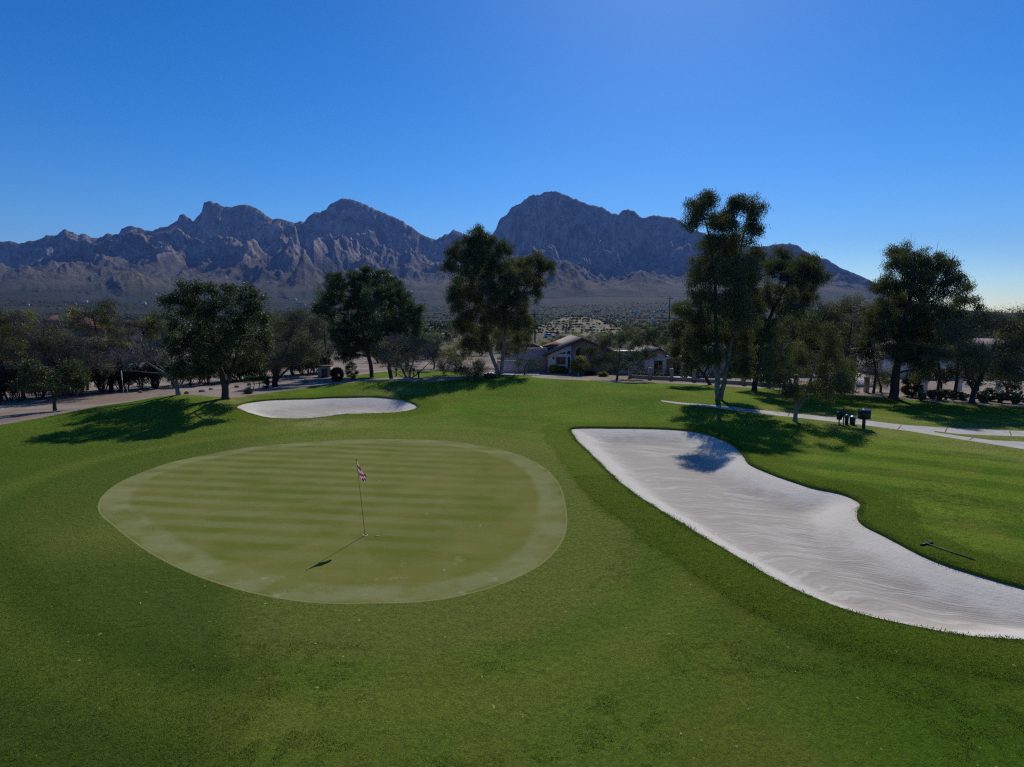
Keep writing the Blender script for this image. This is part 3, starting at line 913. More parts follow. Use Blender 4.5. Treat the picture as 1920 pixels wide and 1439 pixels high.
def leaf_cloud(mb, cc, cr, nl, L, W, mode, centre, flat=.8):
    """cc: cluster centres (m,3)"""
    m = len(cc)
    c = np.repeat(cc, nl, 0); n = len(c)
    d = unit(n); off = RNG.normal(0, cr * .40, (n, 3)); off[:, 2] *= flat
    p = c + off
    if mode == "droop":
        u = unit(n) * .65; u[:, 2] -= 1.0; p[:, 2] -= np.abs(RNG.normal(0, cr * .35, n))
    elif mode == "up":
        out = (p - centre) / (np.linalg.norm(p - centre, axis=1)[:, None] + .1)
        u = unit(n) * .7 + d * .5 + out * .5; u[:, 2] += .55
    elif mode == "radial":
        out = (p - centre) / (np.linalg.norm(p - centre, axis=1)[:, None] + .1)
        u = unit(n) * .9 + out * .8; u[:, 2] += .2
    else:
        u = unit(n)
    u /= np.linalg.norm(u, axis=1)[:, None]
    v = np.cross(u, unit(n)); v /= np.linalg.norm(v, axis=1)[:, None] + 1e-9
    s = RNG.uniform(.6, 1.35, n)
    mb.quads(p, u * (L * s)[:, None], v * (W * s)[:, None])


def curve3(a, b, k, bend):
    t = np.linspace(0, 1, k)[:, None]
    mid = (a + b) / 2 + bend
    return (1 - t) ** 2 * a + 2 * t * (1 - t) * mid + t * t * b


def tree(name, label, cat, base, stems, blobs, kind, bark, group=None, dens=1.0, under=None, dy=1.0, gap=.12, size=1.0, base_z=None, zoff=0.0, far=None):
    """base (px,py) on the ground; stems: lists of (px,py,radius m); blobs: (px,py,rx,ry[,offset m]) at the tree's distance"""
    B = gp(*base) if base_z is None else gpz(base[0], base[1], base_z)
    if far:
        B = np.array([wx(base[0], far, 0), far, 0.0]); B[2] = float(HB(B[0:1], B[1:2])[0])
    B[2] += zoff
    Y = B[1]
    s = (Y * CT - (B[2] - HC) * ST) / F
    root = empty(name, B, label, cat, group)
    tk = MB(); joints = []
    for si, st in enumerate(stems):
        P = np.array([[wx(a, Y, 2), Y, wz(b, Y)] for a, b, _ in st]); R = np.array([q[2] for q in st])
        yo = 0 if si == 0 else RNG.normal(0, .5)
        P[:, 1] += yo * np.linspace(0, 1, len(P)) ** 1.3
        if st[0][1] >= base[1] - 6:
            P[0, 2] = B[2] - .12; R = R.copy()
        if len(P) > 2:
            P = smooth_poly(P, .35, closed=False); R = np.interp(np.linspace(0, 1, len(P)), np.linspace(0, 1, len(R)), R)
            P[1:-1] += RNG.normal(0, .12, (len(P) - 2, 3)) * R[1:-1, None]
        if st[0][1] >= base[1] - 6:
            R = R.copy(); R[0] *= 1.35
        tk.tube(P, R, 9)
        joints += [(p, r) for p, r in zip(P, R)]
    JP = np.array([j[0] for j in joints]); JR = np.array([j[1] for j in joints])
    mt, L, W, cr, nl, cf, mode = LK[kind]
    L *= size; W *= size
    mb = MB(); cen_all = np.array([wx(np.mean([b[0] for b in blobs]), Y, 3), Y, wz(np.mean([b[1] for b in blobs]), Y)])
    for bi, b in enumerate(blobs):
        rx, rz = b[2] * s, b[3] * s
        ry = (rx * .6 + rz * .4) * dy
        yo = b[4] if len(b) > 4 else RNG.normal(0, max(.3, rx * .7)) * dy
        c = np.array([wx(b[0], Y, 3), Y + yo, wz(b[1], Y)])
        n = max(3, int(.74 * cf * dens * (rx * ry * rz) ** (2 / 3) / (.42 * .42) * .32 + 2))
        d = unit(n); cc = c + d * (RNG.uniform(.15, 1.12, n) ** .6)[:, None] * np.array([rx, ry, rz])
        # limb from the nearest lower joint of the trunk
        dist = np.linalg.norm(JP - c, axis=1) + np.where(JP[:, 2] > c[2] - .1 * rz, 3.0, 0)
        k = int(np.argmin(dist)); a = JP[k]
        r0 = min(JR[k] * .55, .11)
        limb = curve3(a, c, 7, np.array([RNG.normal(0, .15), RNG.normal(0, .15), .15 * np.linalg.norm(c - a)]))
        tk.tube(limb, np.linspace(r0, .022, 7), 5)
        for q in cc[::2 if nl > 60 else 1]:
            i0 = RNG.integers(3, 7)
            tw = curve3(limb[i0], q, 4, RNG.normal(0, .12, 3))
            tk.tube(tw, np.linspace(.018, .006, 4), 3)
        leaf_cloud(mb, cc, cr, max(8, int(nl / (size * size))), L, W, mode, cen_all)
    tk.build("trunk", bark, root, off=B, smooth_=True)
    mb.build("crown", mt, root, off=B)
    if under:
        mt2, L2, W2, cr2, nl2, cf2, mode2 = LK[under[0]]
        mb = MB()
        for b in blobs:
            rx, rz = b[2] * s, b[3] * s
            c = np.array([wx(b[0], Y, 3), Y + RNG.normal(0, rx * .4), wz(b[1], Y)])
            n = max(2, int(cf2 * under[1] * (rx * rx * rz) ** (2 / 3) / .176 * .32))
            cc = c + unit(n) * RNG.uniform(.2, 1, (n, 1)) * np.array([rx, rx, rz])
            leaf_cloud(mb, cc, cr2, nl2, L2, W2, mode2, cen_all)
        o = mb.build("twigs" if "twig" in under[0] else "leaves", mt2, root, off=B)
    return root


tree("eucalyptus_tree", "tallest eucalyptus, pale trunk and two separate leafy tops, beside the big bunker", "tree", (1350, 766),
     [[(1347, 767, .19), (1346, 720, .17), (1342, 660, .15), (1338, 600, .12), (1334, 520, .09), (1322, 450, .07), (1306, 395, .03)],
      [(1352, 767, .17), (1357, 720, .15), (1363, 670, .13), (1372, 600, .10), (1374, 520, .08), (1378, 450, .06), (1390, 385, .03)],
      [(1340, 640, .08), (1325, 600, .06), (1308, 560, .03)]],
     [(1302, 384, 27, 24), (1283, 421, 14, 9), (1316, 371, 18, 12), (1300, 404, 22, 13), (1384, 374, 28, 14), (1406, 394, 20, 18), (1365, 385, 16, 14), (1395, 415, 10, 12), (1345, 428, 28, 20), (1332, 408, 14, 16), (1352, 402, 12, 14), (1370, 445, 26, 20), (1405, 430, 12, 14), (1322, 455, 26, 22),
      (1350, 480, 36, 28), (1395, 480, 26, 26), (1318, 505, 30, 28), (1355, 525, 45, 34), (1395, 530, 32, 36), (1310, 550, 28, 34), (1350, 575, 42, 38), (1396, 590, 30, 40), (1308, 600, 24, 26), (1340, 625, 38, 34), (1382, 645, 34, 34),
      (1300, 640, 22, 24), (1322, 665, 22, 22), (1390, 685, 24, 20), (1275, 575, 14, 12)],
     "euc", M_BARK_E, dens=.92, far=42)
tree("eucalyptus_tree", "dark eucalyptus with a rounded crown leaning right, just behind the tallest eucalyptus", "tree", (1416, 733),
     [[(1416, 734, .24), (1418, 700, .20), (1428, 640, .17), (1445, 580, .13), (1470, 530, .08), (1480, 490, .04)], [(1428, 640, .10), (1410, 590, .07), (1415, 540, .04)]],
     [(1466, 480, 28, 20), (1495, 490, 26, 20), (1518, 512, 22, 18), (1442, 500, 20, 24), (1480, 520, 34, 28), (1440, 555, 30, 34), (1490, 560, 34, 30), (1518, 548, 18, 20), (1460, 600, 36, 32), (1420, 620, 26, 36), (1490, 610, 24, 28), (1440, 655, 34, 28), (1415, 685, 26, 22), (1475, 655, 20, 20)],
     "euc", M_BARK_D, dens=.95)
tree("small_gum_tree", "small feathery tree with a forked pale trunk standing on the grass beside the cart path", "tree", (1493, 790),
     [[(1493, 791, .13), (1495, 768, .105), (1491, 745, .07), (1475, 700, .05), (1462, 670, .03)], [(1496, 768, .08), (1507, 750, .07), (1514, 720, .06), (1525, 670, .04), (1535, 640, .02)]],
     [(1450, 672, 26, 26), (1478, 612, 20, 20), (1512, 606, 24, 20), (1545, 622, 20, 18), (1488, 645, 30, 24), (1520, 690, 36, 30), (1478, 705, 36, 26), (1560, 700, 36, 28), (1592, 690, 24, 24), (1540, 655, 28, 24), (1510, 732, 40, 16), (1570, 730, 34, 15), (1445, 712, 14, 14), (1530, 712, 40, 20)],
     "euc", M_BARK_G, dens=.42, size=.72)
tree("mesquite_tree", "wide grey-green mesquite behind the low wall between the two dark eucalyptus groups", "tree", (1575, 736),
     [[(1575, 737, .18), (1573, 705, .15), (1562, 660, .09), (1560, 600, .04)], [(1574, 708, .10), (1590, 660, .07), (1600, 600, .03)]],
     [(1556, 585, 30, 26), (1588, 572, 26, 18), (1538, 610, 22, 28), (1612, 605, 24, 30), (1575, 625, 44, 34), (1600, 660, 34, 28), (1545, 655, 34, 28), (1575, 690, 40, 20)],
     "mesq", M_BARK_D, dens=1.1, under=("twig", .3))
tree("eucalyptus_tree", "biggest dark eucalyptus, bare twigs at its top, right of the cooler box", "tree", (1678, 748),
     [[(1678, 750, .34), (1679, 710, .27), (1684, 650, .22), (1692, 590, .16), (1700, 520, .10), (1698, 470, .02)], [(1686, 640, .14), (1715, 580, .10), (1745, 530, .06), (1762, 480, .025)], [(1684, 650, .10), (1660, 600, .06), (1655, 550, .03)],
      [(1700, 520, .03), (1692, 470, .012), (1688, 436, .005)], [(1730, 550, .05), (1738, 490, .02), (1744, 452, .008)], [(1745, 530, .04), (1772, 490, .02), (1780, 466, .008)]],
     [(1696, 470, 26, 20), (1670, 492, 24, 22), (1715, 490, 28, 26), (1748, 488, 22, 18), (1773, 500, 16, 20), (1765, 530, 24, 24), (1735, 530, 30, 28), (1690, 530, 34, 30), (1655, 540, 24, 28), (1700, 575, 40, 34), (1745, 578, 36, 32), (1655, 590, 26, 30), (1690, 620, 42, 34),
      (1738, 625, 34, 32), (1665, 655, 26, 24), (1708, 662, 34, 26), (1728, 695, 14, 22), (1640, 620, 16, 22), (1775, 590, 16, 22)],
     "euc", M_BARK_D, dens=.9)
tree("gum_tree", "thin open-crowned gum tree peeking out right of the biggest dark eucalyptus", "tree", (1792, 748),
     [[(1792, 749, .13), (1795, 700, .10), (1793, 640, .07), (1797, 590, .04), (1802, 545, .02)]],
     [(1801, 540, 11, 16), (1812, 562, 16, 9), (1793, 565, 16, 12), (1828, 572, 10, 6), (1782, 590, 22, 16), (1805, 600, 18, 15)],
     "euc", M_BARK_D, dens=.6)
tree("mesquite_tree", "spreading mesquite with a low forked black trunk at the right edge of the fairway", "tree", (1827, 757),
     [[(1827, 758, .19), (1829, 735, .15), (1838, 710, .10), (1852, 680, .06), (1862, 640, .03)], [(1829, 737, .10), (1812, 705, .08), (1800, 670, .05), (1785, 640, .03)], [(1836, 715, .06), (1834, 680, .05), (1830, 640, .03)]],
     [(1768, 630, 28, 26), (1805, 612, 32, 28), (1845, 602, 32, 24), (1880, 612, 28, 26), (1788, 665, 40, 22), (1838, 658, 40, 28), (1882, 668, 30, 26), (1745, 668, 20, 18), (1815, 690, 30, 12)],
     "mesq", M_BARK_D, dens=1.2, under=("twig", .35))
tree("mesquite_tree", "olive-green mesquite cut by the right edge of the photograph", "tree", (1935, 764),
     [[(1935, 765, .18), (1930, 720, .13), (1920, 670, .08), (1910, 620, .03)], [(1932, 720, .1), (1950, 660, .05)]],
     [(1895, 592, 20, 18), (1925, 598, 34, 24), (1905, 640, 34, 34), (1895, 690, 30, 26), (1945, 650, 40, 46), (1960, 600, 24, 24), (1935, 700, 34, 24)],
     "mesq", M_BARK_D, dens=1.2, under=("twig", .3))
tree("leaning_tree", "tree with a black trunk leaning left over the gravel, left of the tall pale trunk", "tree", (1334, 722),
     [[(1334, 723, .15), (1322, 705, .13), (1309, 688, .10), (1300, 665, .07), (1290, 630, .04)], [(1320, 703, .08), (1327, 680, .06), (1322, 650, .03)]],
     [(1288, 600, 24, 20), (1278, 632, 22, 26), (1268, 660, 16, 16), (1300, 650, 26, 24), (1318, 668, 18, 14), (1262, 612, 10, 16), (1288, 680, 24, 12), (1275, 575, 12, 12)],
     "euc", M_BARK_D, dens=.7)
tree("palo_verde_tree", "fan-shaped wispy green palo verde in front of the big gabled house", "tree", (1157, 713),
     [[(1157, 714, .12), (1158, 698, .10), (1148, 680, .06), (1130, 655, .02)], [(1158, 700, .07), (1162, 670, .05), (1163, 640, .02)], [(1158, 698, .06), (1178, 675, .05), (1198, 650, .02)], [(1157, 695, .05), (1180, 688, .04), (1215, 668, .02)],
      [(1156, 696, .05), (1135, 686, .03), (1105, 665, .015)]],
     [(1108, 662, 18, 15), (1132, 645, 22, 14), (1165, 640, 24, 14), (1195, 645, 22, 14), (1215, 665, 18, 16), (1128, 675, 28, 14), (1162, 665, 30, 18), (1195, 680, 26, 14), (1110, 685, 16, 8), (1155, 688, 30, 8)],
     "palo", M_BARK_P, dens=1.1)
tree("golden_tree", "small round golden-yellow tree against the gabled house wall", "tree", (1088, 703),
     [[(1088, 704, .05), (1088, 690, .04), (1087, 676, .02)]], [(1088, 683, 15, 14), (1081, 688, 9, 9), (1096, 686, 9, 10)], "gold", M_BARK_D, dens=3.0)
tree("slender_tree", "slender bare-looking little tree before the pink garage wall", "tree", (984, 703),
     [[(984, 704, .07), (984, 692, .05), (990, 680, .03), (1000, 670, .01)], [(984, 692, .04), (976, 680, .02), (970, 670, .01)]],
     [(985, 676, 20, 12), (1004, 682, 16, 12), (970, 682, 14, 12)], "palo", M_BARK_D, dens=.32)
tree("eucalyptus_tree", "broad dark eucalyptus with twin pale trunks rising behind the central mound crest", "tree", (936, 706),
     [[(934, 707, .22), (931, 690, .18), (921, 665, .14), (912, 625, .11), (907, 580, .08), (893, 545, .05), (875, 500, .03)], [(939, 707, .20), (941, 685, .16), (945, 650, .12), (950, 590, .09), (955, 530, .05), (940, 470, .02)],
      [(950, 590, .07), (980, 550, .05), (1005, 510, .02)], [(912, 610, .06), (880, 600, .04), (858, 600, .02)]],
     [(905, 433, 16, 11), (893, 447, 22, 13), (918, 452, 20, 14), (872, 462, 24, 16), (850, 480, 18, 15), (905, 475, 32, 20), (943, 465, 20, 14), (842, 500, 14, 10), (878, 498, 34, 22), (925, 500, 36, 26), (968, 488, 28, 18), (1002, 486, 22, 14), (1022, 500, 16, 16),
      (960, 522, 34, 24), (1000, 520, 24, 22), (875, 535, 32, 24), (920, 550, 42, 32), (970, 560, 34, 28), (850, 555, 14, 16), (1006, 548, 10, 10), (880, 580, 34, 28), (935, 600, 40, 32), (980, 600, 22, 24), (862, 610, 18, 24), (900, 630, 32, 28), (950, 645, 34, 26), (878, 650, 20, 18), (980, 640, 18, 18)],
     "euc", M_BARK_E, dens=.95, far=57)
tree("pine_tree", "dark bushy pine, the left one of the pair behind the small bunker", "tree", (697, 704),
     [[(697, 706, .22), (694, 680, .19), (683, 630, .14), (672, 570, .08), (668, 520, .03)]],
     [(640, 532, 22, 18), (668, 520, 18, 18), (690, 516, 16, 15), (622, 556, 18, 20), (652, 556, 32, 24), (690, 552, 28, 26), (620, 590, 20, 26), (655, 600, 36, 30), (695, 600, 32, 30), (628, 630, 24, 26), (660, 645, 36, 26), (695, 650, 30, 26), (645, 668, 22, 14)],
     "pine", M_BARK_D, dens=1.0, far=62)
tree("pine_tree", "dark bushy pine, the right one of the pair behind the small bunker", "tree", (733, 711),
     [[(733, 712, .20), (730, 690, .17), (726, 640, .13), (724, 590, .08), (722, 535, .03)]],
     [(716, 522, 18, 18), (738, 536, 20, 18), (725, 560, 30, 24), (758, 560, 20, 18), (778, 580, 14, 18), (745, 590, 32, 26), (787, 604, 12, 18), (715, 605, 30, 28), (760, 618, 32, 26), (725, 645, 34, 28), (765, 650, 24, 20), (740, 672, 24, 14)],
     "pine", M_BARK_D, dens=1.0, far=58)
tree("grey_tree", "pale grey-green tree standing left of and behind the two pines", "tree", (612, 702),
     [[(612, 703, .12), (611, 660, .09), (608, 600, .05), (605, 560, .02)]],
     [(606, 555, 14, 18), (598, 580, 12, 18), (612, 600, 16, 22), (602, 630, 16, 24)], "mesq", M_BARK_D, dens=1.0, under=("twig", .3))
tree("mesquite_tree", "leafless grey mesquite with several stems at the top of the slope behind the small bunker", "tree", (766, 717),
     [[(764, 718, .11), (757, 700, .08), (748, 680, .05), (738, 655, .02)], [(767, 718, .10), (768, 698, .07), (775, 675, .04), (782, 650, .02)], [(766, 716, .07), (785, 700, .05), (805, 680, .02)], [(764, 716, .05), (740, 697, .03), (722, 680, .015)]],
     [(724, 650, 20, 16), (752, 642, 26, 15), (788, 648, 24, 16), (740, 670, 22, 14), (775, 668, 26, 15), (806, 665, 16, 13), (722, 672, 14, 12), (770, 690, 26, 8)],
     "twig", M_BARK_G, dens=.9, under=("mesq", .22), far=50)
tree("grey_shrub", "low wide grey-green shrub on the crest left of the twin-trunk eucalyptus", "shrub", (884, 713),
     [[(884, 714, .06), (878, 702, .04), (865, 690, .02)], [(885, 714, .05), (892, 700, .03), (905, 686, .015)]],
     [(862, 692, 16, 12), (885, 688, 20, 13), (908, 690, 16, 12), (872, 703, 16, 7), (898, 703, 18, 6)], "palo", M_BARK_G, dens=.6, under=("twig", .4))
tree("grey_shrub", "rounded grey shrub behind the leafless mesquite, near the curve of the path", "shrub", (832, 704),
     [[(832, 705, .05), (832, 690, .03), (836, 676, .015)]],
     [(822, 682, 16, 12), (842, 678, 18, 14), (834, 692, 20, 9)], "grey", M_BARK_G, dens=.5, under=("twig", .4))
tree("oak_tree", "round glossy dark oak at the end of the left mound", "tree", (422, 749),
     [[(422, 750, .24), (421, 730, .19), (416, 700, .14), (405, 650, .09), (390, 590, .04)], [(422, 728, .13), (432, 700, .10), (446, 650, .07), (462, 590, .03)], [(420, 705, .07), (380, 670, .05), (350, 640, .02)]],
     [(368, 548, 24, 18), (398, 543, 24, 16), (425, 552, 20, 18), (465, 552, 22, 18), (488, 570, 20, 20), (342, 568, 22, 20), (375, 580, 34, 24), (425, 585, 36, 26), (470, 595, 32, 26), (328, 600, 20, 24), (360, 620, 34, 26), (410, 630, 38, 30), (460, 635, 34, 28), (495, 615, 16, 26),
      (335, 645, 26, 24), (375, 665, 36, 24), (425, 670, 36, 22), (470, 668, 28, 20), (498, 650, 16, 20), (345, 690, 24, 14), (395, 692, 24, 12), (450, 690, 20, 10)],
     "oak", M_BARK_D, dens=.88, size=1.05)
tree("mesquite_tree", "grey-green mesquite just right of the round dark oak", "tree", (514, 735),
     [[(514, 736, .22), (514, 715, .18), (520, 690, .10), (540, 650, .06), (555, 610, .02)], [(516, 716, .10), (540, 692, .08), (575, 680, .04), (600, 672, .02)]],
     [(528, 605, 22, 20), (558, 596, 26, 18), (588, 612, 20, 20), (540, 632, 34, 24), (578, 645, 30, 22), (510, 662, 24, 18), (598, 660, 18, 18), (550, 670, 34, 16), (515, 690, 20, 12)],
     "mesq", M_BARK_D, dens=.9, under=("twig", .7), far=51)
tree("bare_tree", "leafless tree with white branches sweeping left from behind the left mound", "tree", (334, 741),
     [[(334, 742, .15), (330, 722, .12), (316, 705, .08), (293, 690, .05), (268, 672, .03), (248, 660, .012)], [(332, 724, .08), (312, 695, .06), (292, 668, .04), (276, 645, .015)], [(335, 726, .08), (325, 690, .06), (308, 655, .03), (296, 628, .012)],
      [(336, 728, .07), (348, 700, .05), (352, 670, .02)], [(310, 700, .04), (280, 698, .03), (245, 690, .012)]],
     [(268, 655, 26, 20), (298, 640, 22, 18), (290, 668, 26, 16), (255, 680, 22, 12), (318, 655, 18, 22), (345, 680, 12, 18), (232, 668, 14, 10)],
     "paletwig", M_BARK_G, dens=.8)
tree("citrus_tree", "small dark glossy tree on the bare dirt at far left", "tree", (100, 771),
     [[(100, 772, .11), (99, 750, .10), (92, 725, .05), (80, 710, .02)], [(101, 752, .07), (112, 728, .05), (125, 710, .02)]],
     [(62, 702, 20, 13), (88, 692, 24, 16), (118, 698, 22, 16), (143, 712, 18, 12), (76, 718, 28, 12), (112, 722, 30, 12), (50, 722, 14, 10), (150, 722, 12, 8)],
     "oak", M_BARK_D, dens=1.2, size=.95)
MESQ_BACK = [
    ("greyish leafless mesquite with a thick black trunk behind the small citrus tree", (122, 744), [[(122, 745, .28), (121, 720, .2), (105, 680, .1), (90, 640, .04)], [(122, 722, .14), (150, 690, .1), (170, 650, .04)]],
     [(62, 640, 36, 28), (95, 625, 32, 24), (130, 635, 36, 26), (168, 650, 32, 26), (85, 675, 40, 24), (135, 675, 40, 24), (190, 680, 24, 16)], "twig", 1.0, ("mesq", .35)),
    ("tall yellow-green mesquite crown standing between the two tiled roofs", (205, 735), [[(205, 736, .2), (203, 700, .14), (190, 640, .08), (180, 590, .03)], [(204, 700, .1), (220, 650, .05)]],
     [(160, 588, 24, 18), (190, 578, 26, 16), (212, 592, 20, 20), (150, 612, 22, 20), (185, 615, 34, 24), (222, 625, 22, 22), (200, 655, 34, 24), (165, 650, 24, 20), (235, 660, 22, 20)], "yellow", .42, ("twig", .75)),
    ("low yellow-green mesquite just behind the white bare tree", (285, 726), [[(285, 727, .15), (283, 690, .1), (275, 640, .05), (270, 605, .02)]],
     [(262, 606, 20, 14), (285, 600, 18, 14), (300, 615, 16, 16), (272, 625, 26, 18), (248, 628, 16, 14), (290, 645, 26, 20), (262, 660, 28, 20)], "yellow", .5, ("twig", .6)),
    ("green mesquite cut by the left edge of the photograph", (-5, 752), [[(-5, 753, .2), (-3, 720, .15), (8, 660, .08), (15, 600, .03)]],
     [(8, 592, 28, 16), (38, 596, 22, 16), (-20, 600, 26, 20), (15, 620, 36, 24), (45, 630, 24, 24), (-10, 650, 36, 28), (28, 665, 34, 24), (0, 695, 40, 22)], "yellow", .35, ("twig", .9)),
    ("dull green mesquite low against the hedge at far left", (40, 748), [[(40, 749, .15), (38, 710, .1), (30, 680, .04)]],
     [(25, 690, 30, 18), (55, 695, 26, 16), (-5, 705, 26, 16)], "mesq", .8, ("twig", .5)),
]
for lab, b, st, bl, kd, dn, un in MESQ_BACK:
    tree("mesquite_tree", lab, "tree", b, st, bl, kd, M_BARK_D, dens=dn, under=un)
# trees and shrubs further back, each in its own spot between the pines, the pale hill and the houses
BACK = [
    ("brown mesquite mass behind the hedge at far left, under the tiled roof", (60, 736), [(50, 625, 24, 18), (80, 618, 22, 16), (65, 650, 34, 20), (100, 655, 24, 20), (30, 660, 24, 18), (110, 690, 30, 18)], "twig", 1.2),
    ("grey mesquite behind the hedge, left of the white bare tree", (225, 727), [(225, 650, 26, 18), (250, 665, 26, 16), (210, 680, 30, 18), (255, 690, 28, 14)], "twig", 1.2),
    ("dull green mesquite behind the hedge between bare tree and oak", (320, 722), [(300, 600, 16, 16), (318, 625, 18, 20), (305, 650, 24, 20), (325, 680, 26, 18), (290, 690, 24, 14)], "mesq", 1.1),
    ("dark green mesquite behind the hedge and the round oak trunk", (440, 714), [(400, 690, 26, 14), (440, 690, 28, 14), (475, 690, 24, 14)], "dense", .9),
    ("olive mesquite behind the hedge, between mesquite and grey-green tree", (585, 704), [(560, 650, 26, 20), (590, 665, 24, 20), (560, 685, 28, 12), (540, 625, 20, 16)], "mesq", 1.0),
    ("brown thicket behind the hedge right of the citrus tree", (160, 732), [(150, 690, 30, 18), (185, 700, 26, 14), (170, 665, 24, 16)], "twig", 1.3),
    ("yellowish mesquite in the gap between the pines and the twin-trunk eucalyptus", (862, 692), [(850, 655, 22, 14), (872, 650, 18, 12), (835, 665, 18, 12), (860, 670, 26, 12)], "yellow", .5),
    ("brown leafless mesquite right behind the right-hand pine", (812, 692), [(800, 650, 18, 14), (820, 645, 18, 12), (812, 668, 24, 14)], "twig", .9),
    ("grey-green mesquite behind the twin-trunk eucalyptus, left of the garage", (955, 690), [(945, 650, 20, 14), (970, 655, 18, 14), (955, 672, 24, 12)], "dense", .7),
    ("rounded green palo verde rising behind the little gabled wing", (1228, 672), [(1212, 625, 16, 11), (1234, 622, 16, 12), (1225, 640, 26, 14), (1250, 640, 12, 12), (1200, 645, 16, 10)], "palo", 1.0),
    ("grey-green palo verde behind the roof of the gabled house", (1185, 664), [(1175, 618, 18, 10), (1190, 625, 16, 10), (1170, 632, 20, 9)], "mesq", 1.0),
    ("low green palo verde between the utility pole and the gabled house", (1035, 664), [(1020, 644, 20, 9), (1045, 642, 18, 9), (1060, 648, 14, 8)], "yellow", .6),
    ("dark green tree with low boughs behind the tree with the leaning trunk", (1270, 690), [(1262, 650, 10, 14), (1275, 640, 14, 16)], "dense", .6),
    ("brownish mesquite behind the grey-green mesquite and hedge, left of the pines", (560, 694), [(560, 592, 20, 12), (580, 600, 20, 14), (535, 600, 20, 14)], "twig", .7),
    ("dark bushy tree behind the second trunk, right of the tallest eucalyptus", (1470, 728), [(1460, 690, 24, 20), (1480, 700, 20, 18), (1450, 705, 20, 14)], "dense", .8),
    ("dark dense tree filling the gap under the mesquite at right", (1760, 742), [(1745, 640, 24, 24), (1770, 650, 24, 26), (1735, 668, 18, 20)], "mesq", 1.2),
    ("dark bush-like tree left of the gate posts", (1545, 736), [(1530, 690, 22, 22), (1550, 705, 22, 18), (1560, 680, 20, 20)], "dense", .7),
    ("dark tree mass in front of the shaded house, between the two white pillars", (1765, 736), [(1745, 690, 26, 18), (1775, 695, 22, 16), (1760, 712, 24, 10)], "dense", .9),
    ("dark tree right of the forked mesquite, before the shaded house", (1890, 742), [(1865, 700, 22, 18), (1890, 705, 24, 16), (1905, 720, 20, 12), (1875, 722, 18, 10)], "dense", .9),
    ("dark tree behind the forked mesquite trunk", (1835, 740), [(1820, 700, 20, 16), (1845, 705, 18, 14), (1830, 718, 18, 8)], "dense", .9),
    ("tall dark mesquite filling the gap behind the small gum tree", (1520, 734), [(1500, 620, 20, 22), (1520, 650, 26, 24), (1500, 670, 24, 20), (1535, 600, 14, 18)], "mesq", 1.2),
    ("dark mesquite behind the tree with the leaning trunk", (1310, 712), [(1300, 690, 18, 12), (1325, 695, 16, 10)], "dense", .7),
    ("dark brown tree between gate posts and the biggest dark trunk", (1652, 736), [(1640, 700, 16, 14), (1655, 715, 14, 10)], "twig", 1.2),
    ("dull green tree standing behind the biggest dark eucalyptus trunk", (1640, 738), [(1625, 640, 20, 26), (1640, 670, 24, 22), (1650, 700, 22, 18), (1630, 610, 14, 16)], "mesq", 1.1),
]
for lab, b, bl, kd, dn in BACK:
    x0, y0 = bl[0][0], bl[0][1]
    tree("background_tree", lab, "tree", b, [[(b[0], b[1] + 1, .12), (b[0] + 2, (b[1] + y0) / 2 + 8, .08), (x0 + 3, y0 + 4, .03)]], bl, kd, M_BARK_D, dens=dn, size=1.25, zoff=-.2)

# ---- hedge row on the left
hl = smooth_poly(np.array([gp(a, b)[:2] for a, b in [(-200, 778), (-60, 764), (0, 757), (100, 746), (200, 737), (310, 727), (400, 720), (500, 709), (560, 704), (610, 700)]]), .5, closed=False)
seg = np.concatenate([[0], np.cumsum(np.linalg.norm(np.diff(hl, axis=0), axis=1))])
hpos = np.concatenate([np.arange(0, seg[-1], 1.4), np.arange(.7, seg[-1], 2.1)]); n_front = len(np.arange(0, seg[-1], 1.4))
protos = []
for k in range(4):
    root = empty("hedge_shrub", (0, 0, 0), "dense dark shrub with several bare stems in the long row behind the dirt strip", "shrub", "dark shrubs of the long hedge row at left")
    tk = MB()
    for q in range(7):
        a = RNG.uniform(0, 6.28); r1 = RNG.uniform(.2, .8)
        tk.tube(curve3(np.array([.1 * math.cos(a), .1 * math.sin(a), -.05]), np.array([r1 * math.cos(a), r1 * math.sin(a), RNG.uniform(1.0, 1.7)]), 5, np.array([0, 0, .1])), np.linspace(.045, .015, 5), 5)
    tk.build("stem", M_BARK_D, root)
    mb = MB(); cc = np.array([0, 0, 1.45]) + unit(46) * RNG.uniform(.3, 1, (46, 1)) * np.array([1.0, .85, .95])
    leaf_cloud(mb, cc, .36, 95, .085, .024, "up", np.array([0, 0, 1.2]))
    mb.build("foliage", LK["dense"][0], root); protos.append(root)
used = set()
for i, sp_ in enumerate(hpos):
    x = np.interp(sp_, seg, hl[:, 0]) + RNG.normal(0, .12); y = np.interp(sp_, seg, hl[:, 1]) + RNG.normal(0, .15) + (0 if i < n_front else 2.2)
    k = i % 4
    o = protos[k] if k not in used else copy_tree(protos[k]); used.add(k)
    o.location = (x, y, ground_z(x, y) - .02); o.rotation_euler = (0, 0, RNG.uniform(0, 6.28))
    s_ = RNG.uniform(.85, 1.12); o.scale = (s_, s_, s_ * RNG.uniform(.9, 1.1))


